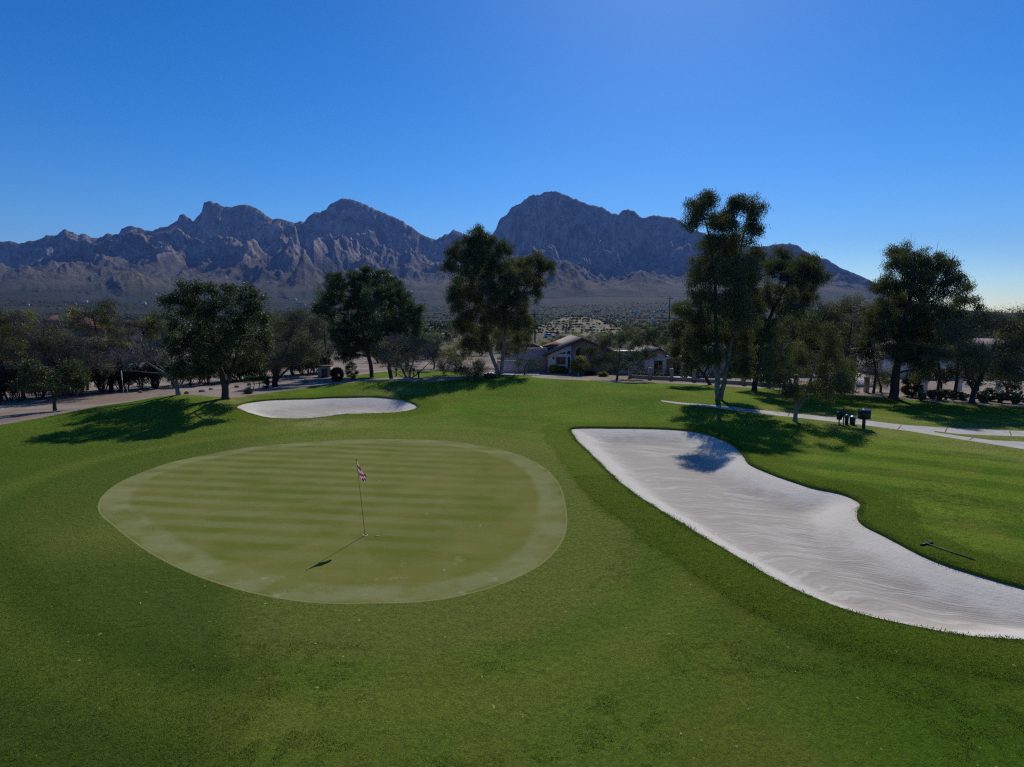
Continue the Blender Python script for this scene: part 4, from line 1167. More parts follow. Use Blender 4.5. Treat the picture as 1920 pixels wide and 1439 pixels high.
# ---- small shrubs with labels of their own
def bush(name, label, cat, px, py, w_px, h_px, kind, group=None, flat=False, dens=1.0):
    B = gp(px, py); s = (B[1] * CT - (B[2] - HC) * ST) / F
    root = empty(name, B, label, cat, group)
    mt, L, W, cr, nl, cf, mode = LK[kind]
    rx, rz = w_px * s / 2, h_px * s / 2
    n = int(26 * dens * (rx * rx * rz) ** (2 / 3) / .06 * .3) + 14
    d = unit(n); c = B + np.array([0, 0, rz])
    if flat: d = np.sign(d) * np.abs(d) ** .45
    cc = c + d * np.array([rx, rx, rz]) * .86
    mb = MB(); leaf_cloud(mb, cc, min(.22, rx * .5), nl, L, W, mode if mode != "droop" else "random", c)
    mb.build("foliage", mt, root, off=B)
    tk = MB()
    for q in range(4):
        tk.tube([B + np.array([.03 * q - .05, 0, -.05]), B + np.array([RNG.normal(0, rx * .4), RNG.normal(0, rx * .3), rz * 1.1])], [.03, .012], 5)
    tk.build("stem", M_BARK_D, root, off=B)
    return root


bush("clipped_shrub", "square-clipped green shrub between the first and second wall pillars", "shrub", 1201, 709, 13, 11, "shrub", flat=True)
bush("clipped_shrub", "round clipped green shrub between the second and third wall pillars", "shrub", 1237, 711, 12, 13, "shrub")
bush("clipped_shrub", "round clipped green shrub between the third and fourth wall pillars", "shrub", 1282, 713, 12, 14, "shrub")
bush("clipped_shrub", "bright round shrub seen just right of the tall pale trunk, the upper one", "shrub", 1372, 705, 15, 14, "shrub")
bush("clipped_shrub", "small low shrub just under the bright round shrub by the tall pale trunk", "shrub", 1366, 710, 11, 10, "shrub")
bush("clipped_shrub", "bright round shrub half hidden by the dark trunk behind the wall", "shrub", 1425, 718, 14, 16, "shrub")
bush("clipped_shrub", "largest round clipped shrub behind the wall, right of the dark trunk", "shrub", 1467, 718, 24, 18, "shrub")
bush("clipped_shrub", "lit green shrub beside the left gate post", "shrub", 1576, 727, 18, 26, "shrub")
bush("yellow_shrub", "golden yellow bush at the left foot of the gabled house", "shrub", 1040, 700, 22, 14, "gold", dens=2)
bush("yellow_shrub", "dull yellow-green bush right beside the golden bush", "shrub", 1058, 701, 14, 9, "yellow")
bush("yellow_shrub", "low yellow-green bush between the golden tree and the palo verde", "shrub", 1131, 706, 15, 8, "yellow")
bush("green_shrub", "dark green bush at the foot of the golden tree", "shrub", 1106, 704, 18, 9, "dense")
bush("green_shrub", "leafy mid-green bush beside the left-hand pine trunk", "shrub", 660, 712, 24, 34, "shrub", dens=.8)
bush("green_shrub", "dark loose bush between the equipment hut and the leafy mid-green bush", "shrub", 632, 716, 22, 26, "dense")
bush("barrel_bush", "small round brown tuft on the dirt before the flat-topped hedge", "shrub", 466, 738, 9, 8, "twig", dens=.7)
bush("column_cactus_bush", "upright dark green clump right of the flat-topped hedge", "shrub", 500, 729, 8, 18, "dense")
bush("low_shrub", "low grey mound of leaves at the foot of the twin-trunk eucalyptus", "shrub", 918, 709, 20, 6, "grey")
bush("scrub_bush", "dark bush beside the biggest eucalyptus trunk at right", "shrub", 1708, 744, 34, 38, "dense", dens=.7)
for i, (px, py, w_, h_, lab) in enumerate([(1748, 747, 16, 16, "first low desert bush right of the biggest dark eucalyptus trunk"), (1772, 745, 18, 14, "low desert bush between the white pillar pair"), (1788, 748, 14, 15, "spiky desert bush before the right white pillar"),
                                          (1855, 752, 20, 24, "taller desert bush right of the forked mesquite trunk"), (1515, 735, 26, 12, "sprawling bush before the wall behind the small gum tree"), (1490, 735, 18, 10, "low bush left of the sprawling bush by the wall")]):
    bush("scrub_bush", lab, "shrub", px, py, w_, h_, ["grey", "mesq", "grey"][i % 3], dens=.8)
# flat-topped hedge on thin stems
B = gp(482, 729); s = (B[1] * CT - (B[2] - HC) * ST) / F
root = empty("topiary_hedge", B, "flat-topped clipped hedge held up on thin bare stems", "hedge")
tk = MB()
for q in (-14, -7, 3, 11):
    tk.tube([B + np.array([q * s, 0, -.05]), B + np.array([q * s + .05, .1, .35]), B + np.array([q * s * 1.1, 0, .78])], [.04, .03, .02], 5)
tk.build("stem", M_BARK_D, root, off=B)
mb = MB(); n = 130; cc = B + np.column_stack([RNG.uniform(-19, 19, n) * s, RNG.uniform(-.5, .5, n), RNG.uniform(.72, 1.0, n)])
leaf_cloud(mb, cc, .14, 80, .045, .022, "random", B); mb.build("foliage", LK["shrub"][0], root, off=B)


# prickly pears along the right-hand gravel
M_PAD = mat("cactus_pad", (.060, .080, .045), .6, vary=.3, scale=10)


def cactus(px, py, hpx, label):
    B = gp(px, py); s = (B[1] * CT - (B[2] - HC) * ST) / F; H = hpx * s
    root = empty("prickly_pear", B, label, "cactus", "prickly pears on the right-hand gravel bank")
    ends = [(B + np.array([RNG.normal(0, .06), RNG.normal(0, .06), 0]), 0) for _ in range(9)]
    pads = []
    while len(pads) < 75 and ends:
        p, lv = ends.pop(0)
        d = unit(1)[0] * .75 + np.array([0, 0, .8 - .1 * lv]); d /= np.linalg.norm(d)
        w_ = np.cross(d, unit(1)[0]); w_ /= np.linalg.norm(w_); t_ = np.cross(d, w_)
        L = RNG.uniform(.13, .19) * H / 1.0
        pads.append((p + d * L, d, w_, t_, L))
        if lv < 4:
            for _ in range(RNG.integers(1, 4)): ends.append((p + d * L * 1.75 + w_ * RNG.normal(0, .4) * L, lv + 1))
    mb = MB()
    for c, d, w_, t_, L in pads:
        a = np.arange(10) * 2 * math.pi / 10
        ring = c + np.cos(a)[:, None] * d * L + np.sin(a)[:, None] * w_ * L * .68 * (1 + .15 * np.cos(a))[:, None]
        vs = np.concatenate([ring, [c + t_ * L * .16], [c - t_ * L * .16]])
        fs = [[k, (k + 1) % 10, 10] for k in range(10)] + [[(k + 1) % 10, k, 11] for k in range(10)]
        mb.add(vs, np.array(fs))
    mb.build("pads", M_PAD, root, off=B, smooth_=True)


for px, py, h, lab in [(1727, 752, 20, "low prickly pear directly right of the biggest eucalyptus trunk"), (1762, 751, 19, "prickly pear below the left white pillar"), (1805, 750, 20, "prickly pear under the right white pillar"),
                       (1842, 754, 24, "prickly pear touching the forked mesquite trunk on its right"), (1876, 755, 26, "wide prickly pear between the forked mesquite and the frame edge"), (1905, 757, 26, "last prickly pear at the right edge of the photograph"), (1890, 750, 20, "small prickly pear behind the last two on the right")]:
    cactus(px, py, h, lab)

# ================================================================== desert beyond the course
def far_plant(name, label, group, m, R, H, n, L, W, trunk=True):
    root = empty(name, (0, 0, 0), label, "tree", group)
    nb_ = 9
    c0 = np.array([0, 0, H * .58])
    cen_ = c0 + unit(nb_) * np.array([R * .55, R * .55, H * .25])
    mb = MB(); cc = np.repeat(cen_, 7, 0) + RNG.normal(0, 1, (nb_ * 7, 3)) * np.array([R * .24, R * .24, H * .12])
    leaf_cloud(mb, cc, R * .22, max(4, n // len(cc)), L, W, "random", c0)
    mb.build("crown", m, root)
    tk = MB()
    for q in range(4):
        a = RNG.uniform(0, 6.28)
        tk.tube(curve3(np.array([0, 0, -.2]), np.array([R * .5 * math.cos(a), R * .5 * math.sin(a), H * .6]), 4, np.zeros(3)), np.linspace(.10, .03, 4), 4)
    tk.build("trunk", M_BARK_D, root)
    return root


GRP = "desert trees scattered over the plain behind the houses"
FP = [far_plant("palo_verde", "yellow-green palo verde out on the desert plain behind the houses", GRP + ", yellow-green ones", LK["yellow"][0], 2.2, 3.4, 1500, .13, .05),
      far_plant("desert_mesquite", "grey-green mesquite out on the desert plain behind the houses", GRP + ", grey-green ones", LK["mesq"][0], 2.4, 3.2, 1500, .13, .05),
      far_plant("desert_mesquite", "brownish leafless mesquite out on the desert plain behind the houses", GRP + ", brownish ones", M_TWIG, 2.2, 3.0, 1500, .30, .022),
      far_plant("desert_bush", "small dark green bush tree out on the desert plain behind the houses", GRP + ", dark ones", LK["dense"][0], 1.7, 2.5, 1300, .12, .05)]
H0 = gp(1090, 634)


def hill_h(x, y):
    return 7.2 * np.exp(-(((x - 33) / 26) ** 2 + ((y - 285) / 34) ** 2)) if False else 0 * x


spots = []
tries = 0
while len(spots) < 290 and tries < 20000:
    tries += 1
    a = math.radians(RNG.uniform(-47, 47)); r_ = 72 + 230 * RNG.random() ** 1.2
    x, y = r_ * math.sin(a), r_ * math.cos(a)
    u = 960 + F * x / y
    lim = 78 if u < 900 else (98 if u < 1560 else 84)
    if y < lim: continue
    if 985 < u < 1180 and 205 < y < 330: continue
    if 1000 < u < 1080 and y < 200 and RNG.random() < .6: continue
    if min([(x - p[0]) ** 2 + (y - p[1]) ** 2 for p in spots] or [99]) < (2.6 + y * .012) ** 2: continue
    spots.append((x, y))
used = set()
for i, (x, y) in enumerate(spots):
    k = int(RNG.choice([0, 1, 2, 3], p=[.26, .30, .20, .24]))
    if i < 4: k = i
    o = FP[k] if k not in used else copy_tree(FP[k]); used.add(k)
    o.location = (x, y, ground_z(x, y) - .1); o.rotation_euler = (0, 0, RNG.uniform(0, 6.28)); q = RNG.uniform(.75, 1.2); o.scale = (q, q, q * RNG.uniform(.85, 1.1))
# the countless bushes beyond
for nm, lab, m, share in (("desert_scrub", "countless dark green bushes covering the far desert plain", LK["dense"][0], 9500), ("desert_scrub", "countless grey-green bushes covering the far desert plain", LK["mesq"][0], 8000)):
    n = share
    a = np.radians(RNG.uniform(-47, 47, n)); r_ = 170 + 1700 * RNG.random(n) ** 1.35
    x, y = r_ * np.sin(a), r_ * np.cos(a)
    ok = vnoise(x / 60, y / 60, 8) > .3; ok &= ~((np.abs(960 + F * x / y - 1083) < 95) & (y < 330))
    x, y = x[ok], y[ok]; n = len(x); z = HB(x, y)
    m_ = 24
    c = np.repeat(np.column_stack([x, y, z + 1.0]), m_, 0); sz = np.repeat(RNG.uniform(.7, 1.5, n), m_)
    d = unit(n * m_); d[:, 2] = np.abs(d[:, 2]) * .9 - .25
    p = c + d * (sz * 1.7)[:, None] * RNG.uniform(.5, 1, (n * m_, 1))
    u_ = unit(n * m_); v_ = np.cross(u_, unit(n * m_)); v_ /= np.linalg.norm(v_, axis=1)[:, None] + 1e-9
    mb = MB(); mb.quads(p, u_ * (sz * .62)[:, None], v_ * (sz * .40)[:, None])
    tag(mb.build(nm, m), lab, "desert scrub", kind="stuff")

# pale terraced hill
hx, hy = wx(1083, 270), 270.0
g = NT("dry_grass_hill")
c = g.mix(g.ramp(g.noise(.5, 6, rough=.8), .4, .6), (.30, .265, .17), (.17, .145, .09))
M_HILL = g.done(c, .95, .1, g.bump(g.noise(2, 5), .2, .6))
gx, gy = np.meshgrid(np.linspace(-30, 34, 90), np.linspace(-42, 70, 80), indexing='ij')
hz_top = wz(597, 290) + .3


def hillz(dx, dy):
    w_ = np.where(dx < 0, 17, 21)
    b = np.exp(-(np.abs(dx / w_) ** 2.6)) * smooth(-42, 12, dy) * (1 - smooth(25, 70, dy))
    st = b * 7; b = (np.floor(st) + smooth(.25, .85, st - np.floor(st))) / 7 * .8 + b * .2
    return -1.0 + (hz_top + 1.0) * b + .35 * fbm(dx / 5, dy / 5, 3, 12)


gz = hillz(gx, gy); edge = (gx <= -29.5) | (gx >= 33.5) | (gy <= -41.5) | (gy >= 69); gz[edge] -= 4
i = np.arange(89)[:, None] * 80; j = np.arange(79)[None, :]
mb = MB(); mb.add(np.stack([gx + hx, gy + hy, gz], -1).reshape(-1, 3), np.stack([i + j, i + 80 + j, i + 81 + j, i + j + 1], -1).reshape(-1, 4))
tag(mb.build("hill", M_HILL, smooth_=True), "pale dry-grass hill stepped with rows of dark bushes", kind="structure")
n = 430
row = RNG.integers(0, 9, n); dy = -34 + row * 5.2 + RNG.normal(0, .5, n); dx = RNG.uniform(-24, 28, n); z = hillz(dx, dy); ok = z > -.2
dx, dy, z = dx[ok], dy[ok], z[ok]; n = len(dx); m_ = 26
c = np.repeat(np.column_stack([dx + hx, dy + hy, z + .3]), m_, 0); d = unit(n * m_); d[:, 2] = np.abs(d[:, 2])
u_ = unit(n * m_); v_ = np.cross(u_, unit(n * m_)); v_ /= np.linalg.norm(v_, axis=1)[:, None] + 1e-9
mb = MB(); mb.quads(c + d * .42, u_ * .26, v_ * .14)
tag(mb.build("hill_bushes", LK["dense"][0]), "rows of small dark bushes planted across the pale hill", "bushes", kind="stuff")

# ================================================================== houses
M_STUC = mat("pale_stucco", (.80, .755, .72), .9, vary=.10, scale=3)
M_PINK = mat("pink_stucco", (.56, .45, .42), .9, vary=.10, scale=3)
M_TAN = mat("tan_stucco", (.42, .33, .25), .9, vary=.12, scale=3)
M_TRIM = mat("fascia_brown", (.10, .065, .05), .8)
M_WHITE = mat("white_trim", (.72, .71, .68), .7, vary=.05)
M_GLASS = mat("window_glass", (.012, .015, .018), .08, spec=.5)
M_FRAME = mat("window_frame", (.42, .40, .38), .6)
M_IRON = mat("dark_iron", (.015, .015, .016), .5, metal=.6)


def tile_mat(name, a, b):
    g = NT(name)
    tc = g.n("TexCoord")
    wv = g.n("TexWave"); wv.bands_direction = 'X'; wv.inputs["Scale"].default_value = 1.6; wv.inputs["Distortion"].default_value = .3
    g.link(tc.outputs["Object"], wv.inputs["Vector"])
    wy = g.n("TexWave"); wy.bands_direction = 'Y'; wy.inputs["Scale"].default_value = 1.1
    g.link(tc.outputs["Object"], wy.inputs["Vector"])
    c = g.mix(g.noise(1.5, 5), a, b)
    c = g.mix(g.math('MULTIPLY', g.ramp(wv.outputs["Fac"], .4, .1), .5), c, tuple(q * .45 for q in a))
    return g.done(c, .85, .2, g.bump(g.math('ADD', wv.outputs["Fac"], g.math('MULTIPLY', wy.outputs["Fac"], .4)), .05, .8))


M_TILE_R = tile_mat("red_roof_tile", (.20, .085, .055), (.32, .15, .10))
M_TILE_T = tile_mat("tan_roof_tile", (.26, .205, .165), (.40, .33, .28))


def window(parent, x0, x1, z0, z1, y, frame=.06, mull=0, poly=None):
    """frame and pane on a wall that faces -y at depth y (local metres)"""
    fr = MB()
    P = poly or [(x0, z0), (x1, z0), (x1, z1), (x0, z1)]
    cx, cz = sum(p[0] for p in P) / len(P), sum(p[1] for p in P) / len(P)
    n = len(P)
    inner = [(cx + (a - cx) * (1 - frame * 2 / max(.3, abs(x1 - x0))), cz + (b - cz) * (1 - frame * 2 / max(.3, abs(z1 - z0)))) for a, b in P]
    vs = [(a, y - .05, b) for a, b in P] + [(a, y - .05, b) for a, b in inner] + [(a, y + .02, b) for a, b in P] + [(a, y + .02, b) for a, b in inner]
    fs = []
    for k in range(n):
        k2 = (k + 1) % n
        fs += [[k, k2, n + k2, n + k], [n + k, n + k2, 3 * n + k2, 3 * n + k], [2 * n + k, 2 * n + k2, k2, k]]
    fr.add(vs, fs)
    for q in range(mull):
        xm = x0 + (x1 - x0) * (q + 1) / (mull + 1)
        fr.box((xm, y - .02, (z0 + z1) / 2), (.05, .05, (z1 - z0) * .9))
    o = fr.build("window", M_FRAME, parent)
    gl = MB(); gl.add([(a, y - .012, b) for a, b in inner], [list(range(n))])
    gl.build("pane", M_GLASS, o)
    return o


def roof_gable(parent, x0, xm, x1, ze, zp, y0, y1, m, ov=.45, th=.16, trim=True, name="roof"):
    mb = MB()
    for (xa, xb) in ((x0, xm), (x1, xm)):
        dx = (xb - xa); sl_ = (zp - ze) / dx
        xo = xa - math.copysign(ov, dx); zo = ze - sl_ * math.copysign(ov, dx)
        mb.add([(xo, y0, zo), (xb, y0, zp), (xb, y1, zp), (xo, y1, zo), (xo, y0, zo + th), (xb, y0, zp + th), (xb, y1, zp + th), (xo, y1, zo + th)],
               [[0, 1, 2, 3], [7, 6, 5, 4], [0, 4, 5, 1], [1, 5, 6, 2], [2, 6, 7, 3], [3, 7, 4, 0]])
    o = mb.build(name, m, parent)
    if trim:
        tb = MB()
        for (xa, xb) in ((x0, xm), (x1, xm)):
            dx = (xb - xa); sl_ = (zp - ze) / dx
            xo = xa - math.copysign(ov, dx); zo = ze - sl_ * math.copysign(ov, dx)
            tb.add([(xo, y0 - .03, zo - .12), (xb, y0 - .03, zp - .12), (xb, y0 - .03, zp + .06), (xo, y0 - .03, zo + .06), (xo, y0 - .004, zo - .12), (xb, y0 - .004, zp - .12), (xb, y0 - .004, zp + .06), (xo, y0 - .004, zo + .06)],
                   [[0, 1, 2, 3], [7, 6, 5, 4], [0, 4, 5, 1], [3, 2, 6, 7], [0, 3, 7, 4], [1, 5, 6, 2]])
        tb.build("fascia", M_TRIM, o)
    return o


def frame_at(px, Y, name, label, cat="house"):
    x = wx(px, Y); z = float(HB(np.array([x]), np.array([Y]))[0])
    root = empty(name, (x, Y, z - .1), label, cat)
    return root, (lambda p: wx(p, Y, 2) - x), (lambda q: wz(q, Y) - z + .1)


# main gabled house
Y = 68.0
h, hx_, hz_ = frame_at(1090, Y, "gabled_house", "big pale stucco house with a wide gable, glass corner windows and a pink garage wing")
xl, xp, xr, ze, zp = hx_(1028), 0.0, hx_(1158), hz_(663), hz_(636)
mb = MB(); mb.prism([(xl, -.4), (xr, -.4), (xr, ze), (0, zp), (xl, ze)], .9, 13); mb.build("wall", M_PINK, h)
slope = (zp - ze) / (0 - xl)
xw = hx_(1071)
mb = MB(); mb.prism([(xl + .02, -.4), (xw, -.4), (xw, ze + slope * (xw - xl) - .03), (xl + .02, ze - .03)], 0, .897); mb.build("front_bay", M_STUC, h)
roof_gable(h, xl, 0, xr, ze, zp, -.45, 13.3, M_TILE_T)
window(h, hx_(1042), hx_(1061), hz_(684), hz_(669), 0, mull=1)
window(h, hx_(1047), hx_(1061), hz_(694), hz_(686), 0)
a0, a1 = hx_(1044), hx_(1060)
window(h, a0, a1, hz_(665), hz_(660), 0, poly=[(a0, hz_(664.5)), (a1, hz_(664.5)), (a1, hz_(660))], frame=.02)
window(h, hx_(1063.5), hx_(1069.5), hz_(664), hz_(658), 0, poly=[(hx_(1063.5), hz_(664.5)), (hx_(1069.5), hz_(664.5)), (hx_(1069.5), hz_(657.5)), (hx_(1063.5), hz_(659.5))], frame=.02)
window(h, hx_(1064.5), hx_(1069), hz_(693), hz_(669), 0, frame=.04)
ac = [(hx_(1081) + (hx_(1099) - hx_(1081)) * t, hz_(659) + (hz_(652) - hz_(659)) * math.sin(math.pi * t)) for t in np.linspace(1, 0, 9)]
window(h, hx_(1081), hx_(1099), hz_(666), hz_(652), .9, poly=[(hx_(1081), hz_(668)), (hx_(1099), hz_(668))] + ac, frame=.03)
window(h, hx_(1109), hx_(1118), hz_(694), hz_(678), .9)
mb = MB(); mb.box((hx_(1037.5), -.06, hz_(672)), (.14, .12, .3), bev=.03); mb.build("wall_lamp", M_IRON, h)
# garage wing
gx0, gx1 = hx_(940), xl - .003
mb = MB(); mb.box(((gx0 + gx1) / 2, 5, (hz_(655.5) - .4) / 2), (gx1 - gx0, 7, hz_(655.5) + .4)); mb.build("garage_wall", M_PINK, h)
mb = MB(); mb.box(((gx0 + hx_(1040)) / 2 - .2, 1.38, hz_(655)), (hx_(1040) - gx0 - 1.4, .2, .16)); mb.build("parapet_cap", M_WHITE, h)
for (q0, qm, q1, zt) in ((hx_(965), hx_(990), hx_(1018), hz_(641)), (hx_(1022), hx_(1048), hx_(1080), hz_(644))):
    mb = MB(); zb_ = hz_(654.5); mb.add([(q0, 2.2, zb_), (q1, 2.2, zb_), (q1, 8.4, zb_), (q0, 8.4, zb_), (qm, 4.6, zt), (qm, 6.2, zt)], [[0, 1, 4], [1, 2, 5, 4], [2, 3, 5], [3, 0, 4, 5], [3, 2, 1, 0]]); mb.build("tile_roof", M_TILE_R, h)
mb = MB(); mb.box((hx_(952), -.6, .55), (2.4, .25, 1.9)); mb.box((hx_(975), -.2, .5), (1.6, .2, 1.7)); mb.build("yard_wall", M_PINK, h)
# the wing on the right: small gable, low flat links
Y = 66.0
h, hx_, hz_ = frame_at(1234, Y, "small_gabled_house", "small bluish-grey gabled wing with a dark patio window, right of the palo verde")
xl, xr = hx_(1212), hx_(1250); ze, zp = hz_(664), hz_(655)
mb = MB(); mb.prism([(xl, -.4), (xr, -.4), (xr, ze), (0, zp), (xl, ze)], 0, 8); mb.build("wall", M_STUC, h)
roof_gable(h, xl, 0, xr, ze, zp, -.4, 8.3, M_TILE_T)
window(h, hx_(1226), hx_(1243), hz_(703), hz_(676), 0, mull=1)
mb = MB(); mb.box(((hx_(1160) + xl) / 2, 3.5, (hz_(662) - .4) / 2), (xl - hx_(1160) - .01, 5, hz_(662) + .4)); mb.build("link_wall", M_STUC, h)
mb = MB(); mb.box(((hx_(1160) + xl) / 2, .9, hz_(660.5)), (xl - hx_(1160) - .6, .4, .14)); mb.build("roof_edge", mat("verdigris_metal", (.20, .30, .28), .6), h)
mb = MB(); mb.box(((xr + hx_(1300)) / 2, 3.2, (hz_(672) - .4) / 2), (hx_(1300) - xr - .01, 4.4, hz_(672) + .4)); mb.build("patio_wall", M_TAN, h)
window(h, hx_(1266), hx_(1280), hz_(703), hz_(680), 1.0, mull=1)
mb = MB(); mb.box(((xr + hx_(1300)) / 2, 2.6, hz_(671)), (hx_(1300) - xr + .3, 6.4, .18)); mb.build("flat_roof", M_WHITE, h)
for p in (1281, 1298):
    mb = MB(); mb.box((hx_(p), .3, (hz_(672.4)) / 2 - .2), (.35, .35, hz_(672.4) + .4)); mb.build("column", M_STUC, h)
# long house behind the tall eucalyptus
Y = 65.0
h, hx_, hz_ = frame_at(1400, Y, "long_house", "long low tan house half hidden behind the tallest eucalyptus and the mesquites")
xl, xr = hx_(1302), hx_(1520); zt = hz_(668)
mb = MB(); mb.box(((xl + xr) / 2, 4, (zt - .4) / 2), (xr - xl, 8, zt + .4)); mb.build("wall", M_TAN, h)
mb = MB(); mb.box((hx_(1322), -.3, (hz_(676) - .4) / 2), (hx_(1344) - hx_(1302), .6, hz_(676) + .4)); mb.build("front_bay", M_STUC, h)
mb = MB(); a, b = xl - .5, xr + .5; mb.add([(a, -1.4, zt), (b, -1.4, zt), (b, 9, zt), (a, 9, zt), (a + 3.5, 3.5, zt + 1.3), (b - 3.5, 3.5, zt + 1.3)], [[0, 1, 5, 4], [1, 2, 5], [2, 3, 4, 5], [3, 0, 4], [3, 2, 1, 0]]); mb.build("roof", M_TILE_T, h)
for p0, p1 in ((1352, 1368), (1376, 1390), (1400, 1416), (1440, 1462), (1476, 1492)): window(h, hx_(p0), hx_(p1), hz_(705), hz_(680), 0, mull=1)
for p in (1348, 1395, 1432, 1470, 1508):
    mb = MB(); mb.box((hx_(p), -1.2, (zt - .4) / 2 - .003), (.4, .4, zt + .4)); mb.build("porch_column", M_TAN, h)
# house at the right
Y = 62.0
h, hx_, hz_ = frame_at(1780, Y, "shaded_house", "pale shaded house with a dark porch opening behind the trees at far right")
xl, xr = hx_(1690), hx_(1960); zt = hz_(662)
mb = MB(); mb.box(((xl + xr) / 2, 4, (zt - .5) / 2), (xr - xl, 8, zt + .5)); mb.build("wall", M_STUC, h)
mb = MB(); a, b = xl - .5, xr + .5; mb.add([(a, -.8, zt), (b, -.8, zt), (b, 9, zt), (a, 9, zt), (a + 3, 3.5, zt + 1.4), (b - 3, 3.5, zt + 1.4)], [[0, 1, 5, 4], [1, 2, 5], [2, 3, 4, 5], [3, 0, 4], [3, 2, 1, 0]]); mb.build("roof", M_TILE_T, h)
for p0, p1 in ((1736, 1790), (1812, 1850), (1878, 1896), (1700, 1716)): window(h, hx_(p0), hx_(p1), hz_(716), hz_(692), 0, mull=2)
# tiled-roof houses peeking over the mesquites on the left
for (Y, p0, p1, zr, ze_, lab, chim) in ((80.0, 62, 136, 591, 616, "house with a red tile roof and square chimney above the mesquites at far left", 103), (84.0, 205, 268, 601, 618, "brown house with a sloping red tile roof right of the yellow-green mesquite", None)):
    h, hx_, hz_ = frame_at((p0 + p1) / 2, Y, "tiled_house", lab)
    a, b, zt, zp = hx_(p0), hx_(p1), hz_(ze_), hz_(zr)
    mb = MB(); mb.box(((a + b) / 2, 4, (zt - .5) / 2), (b - a - .8, 7, zt + .5)); mb.build("wall", M_TAN, h)
    if chim:
        mb = MB(); mb.add([(a - .6, -.3, zt), (b, -.3, zt), (b, 8, zt), (a - .6, 8, zt), (a + .3, 3.8, zp), (b - 1, 3.8, zp)], [[0, 1, 5, 4], [1, 2, 5], [2, 3, 4, 5], [3, 0, 4], [3, 2, 1, 0]]); r_ = mb.build("roof", M_TILE_R, h)
        mb = MB(); mb.box((hx_(chim), 2.2, hz_(600)), (1.0, .9, 2.4)); mb.box((hx_(chim), 2.2, hz_(600) + 1.26), (1.2, 1.1, .12)); mb.build("chimney", M_TAN, r_)
    else:
        mb = MB(); mb.add([(a, -.3, zt + 1.0), (b + .8, -.3, zt), (b + .8, 8, zt), (a, 8, zt + 1.0), (a + .5, 3.8, zp), (b - 2.6, 3.8, zp + -.2)], [[0, 1, 5, 4], [1, 2, 5], [2, 3, 4, 5], [3, 0, 4], [3, 2, 1, 0]]); mb.build("roof", M_TILE_R, h)
    window(h, a + 1, a + 2.6, 1.2, 2.4, .5, mull=1); window(h, b - 3, b - 1.4, 1.2, 2.4, .5, mull=1)
# equipment hut at the end of the hedge
B = gp(607, 708); root = empty("equipment_hut", B, "small pinkish block hut with a flat lid at the end of the dark hedge", "hut")
s = (B[1] * CT - (B[2] - HC) * ST) / F
mb = MB(); mb.box(B + np.array([0, .7, .5]), (22 * s, 1.4, 1.2)); mb.build("wall", M_TAN, root, off=B)
mb = MB(); mb.box(B + np.array([0, .7, 1.14]), (22.6 * s, 1.45, .08)); mb.build("roof", M_TRIM, root, off=B)
mb = MB(); mb.box(B + np.array([.1, -.02, .45]), (.6, .06, .95)); mb.build("door", M_TRIM, root, off=B)

# ---- low wall with pillars
PIL = [(1181, 709), (1219, 711.5), (1259, 713.5), (1301, 716), (1346, 719), (1393, 722), (1440, 725), (1492, 728), (1545, 732), (1590, 735.5)]
PP = [gp(a, b) for a, b in PIL]
root = empty("garden_wall", PP[0], "low tan wall with square pillars and thin iron railing in front of the houses", "wall")
O = PP[0].copy()
mw, mr = MB(), MB()
for i in range(len(PP) - 1):
    a, b = PP[i], PP[i + 1]; d = b - a; L = math.hypot(d[0], d[1]); rz = math.atan2(d[1], d[0]); c = (a + b) / 2
    mw.box((c[0], c[1], min(a[2], b[2]) + .08), (L - .36, .18, .5), rz)
    for zz in (.62, .98): mr.box((c[0], c[1], c[2] + zz), (L - .36, .03, .03), rz)
    for k in range(1, int(L / .22)):
        p = a + d * k / int(L / .22); mr.box((p[0], p[1], p[2] + .66), (.016, .016, .68), rz)
mw.build("wall", M_TAN, root, off=O); mr.build("railing", M_IRON, root, off=O)
for p in PP:
    mb = MB(); mb.box((p[0], p[1], p[2] + .5), (.29, .29, 1.2), .1, bev=.02); o = mb.build("pillar", M_TAN, root, off=O)
    mb = MB(); mb.box((p[0], p[1], p[2] + 1.13), (.34, .34, .07), .1); mb.build("cap", mat("pillar_cap", (.50, .46, .40), .9), o, off=O)
root = None
for (px, py, hh, lab, m) in ((1597, 733, 1.25, "left rust-orange gate post with a leaning brace by the driveway", M_TAN), (1624, 736, 1.2, "right tan gate post by the driveway, dark on its right face", M_TAN),
                             (1733, 737, 1.15, "white-topped pillar behind the prickly pears, nearest the big trunk", M_STUC), (1797, 740, 1.2, "white-topped tan pillar left of the forked mesquite", M_STUC), (1870, 742, 1.1, "white-topped pillar right of the forked mesquite", M_STUC)):
    B = gp(px, py); root = empty("gate_post" if px < 1700 else "garden_pillar", B, lab, "pillar")
    mb = MB(); mb.box((0, 0, hh / 2 - .05), (.32, .32, hh + .1), .15, bev=.02); mb.build("shaft", m, root)
    mb = MB(); mb.box((0, 0, hh + .04), (.38, .38, .08), .15); mb.build("cap", MATS["pillar_cap"], root)
# driveway slab seen through the gate
P = [gpz(1612, 722, -.05), gpz(1650, 718, -.05), gpz(1600, 696, -.05), gpz(1580, 700, -.05)]
P = [gp(1606, 727), gp(1640, 727), gp(1618, 700), gp(1596, 700)]
mb = MB(); mb.add([p + np.array([0, 0, .03]) for p in P] + [p - np.array([0, 0, .1]) for p in P], [[0, 1, 2, 3], [0, 4, 5, 1], [1, 5, 6, 2], [2, 6, 7, 3], [3, 7, 4, 0]])
tag(mb.build("driveway", M_PATH), kind="structure")
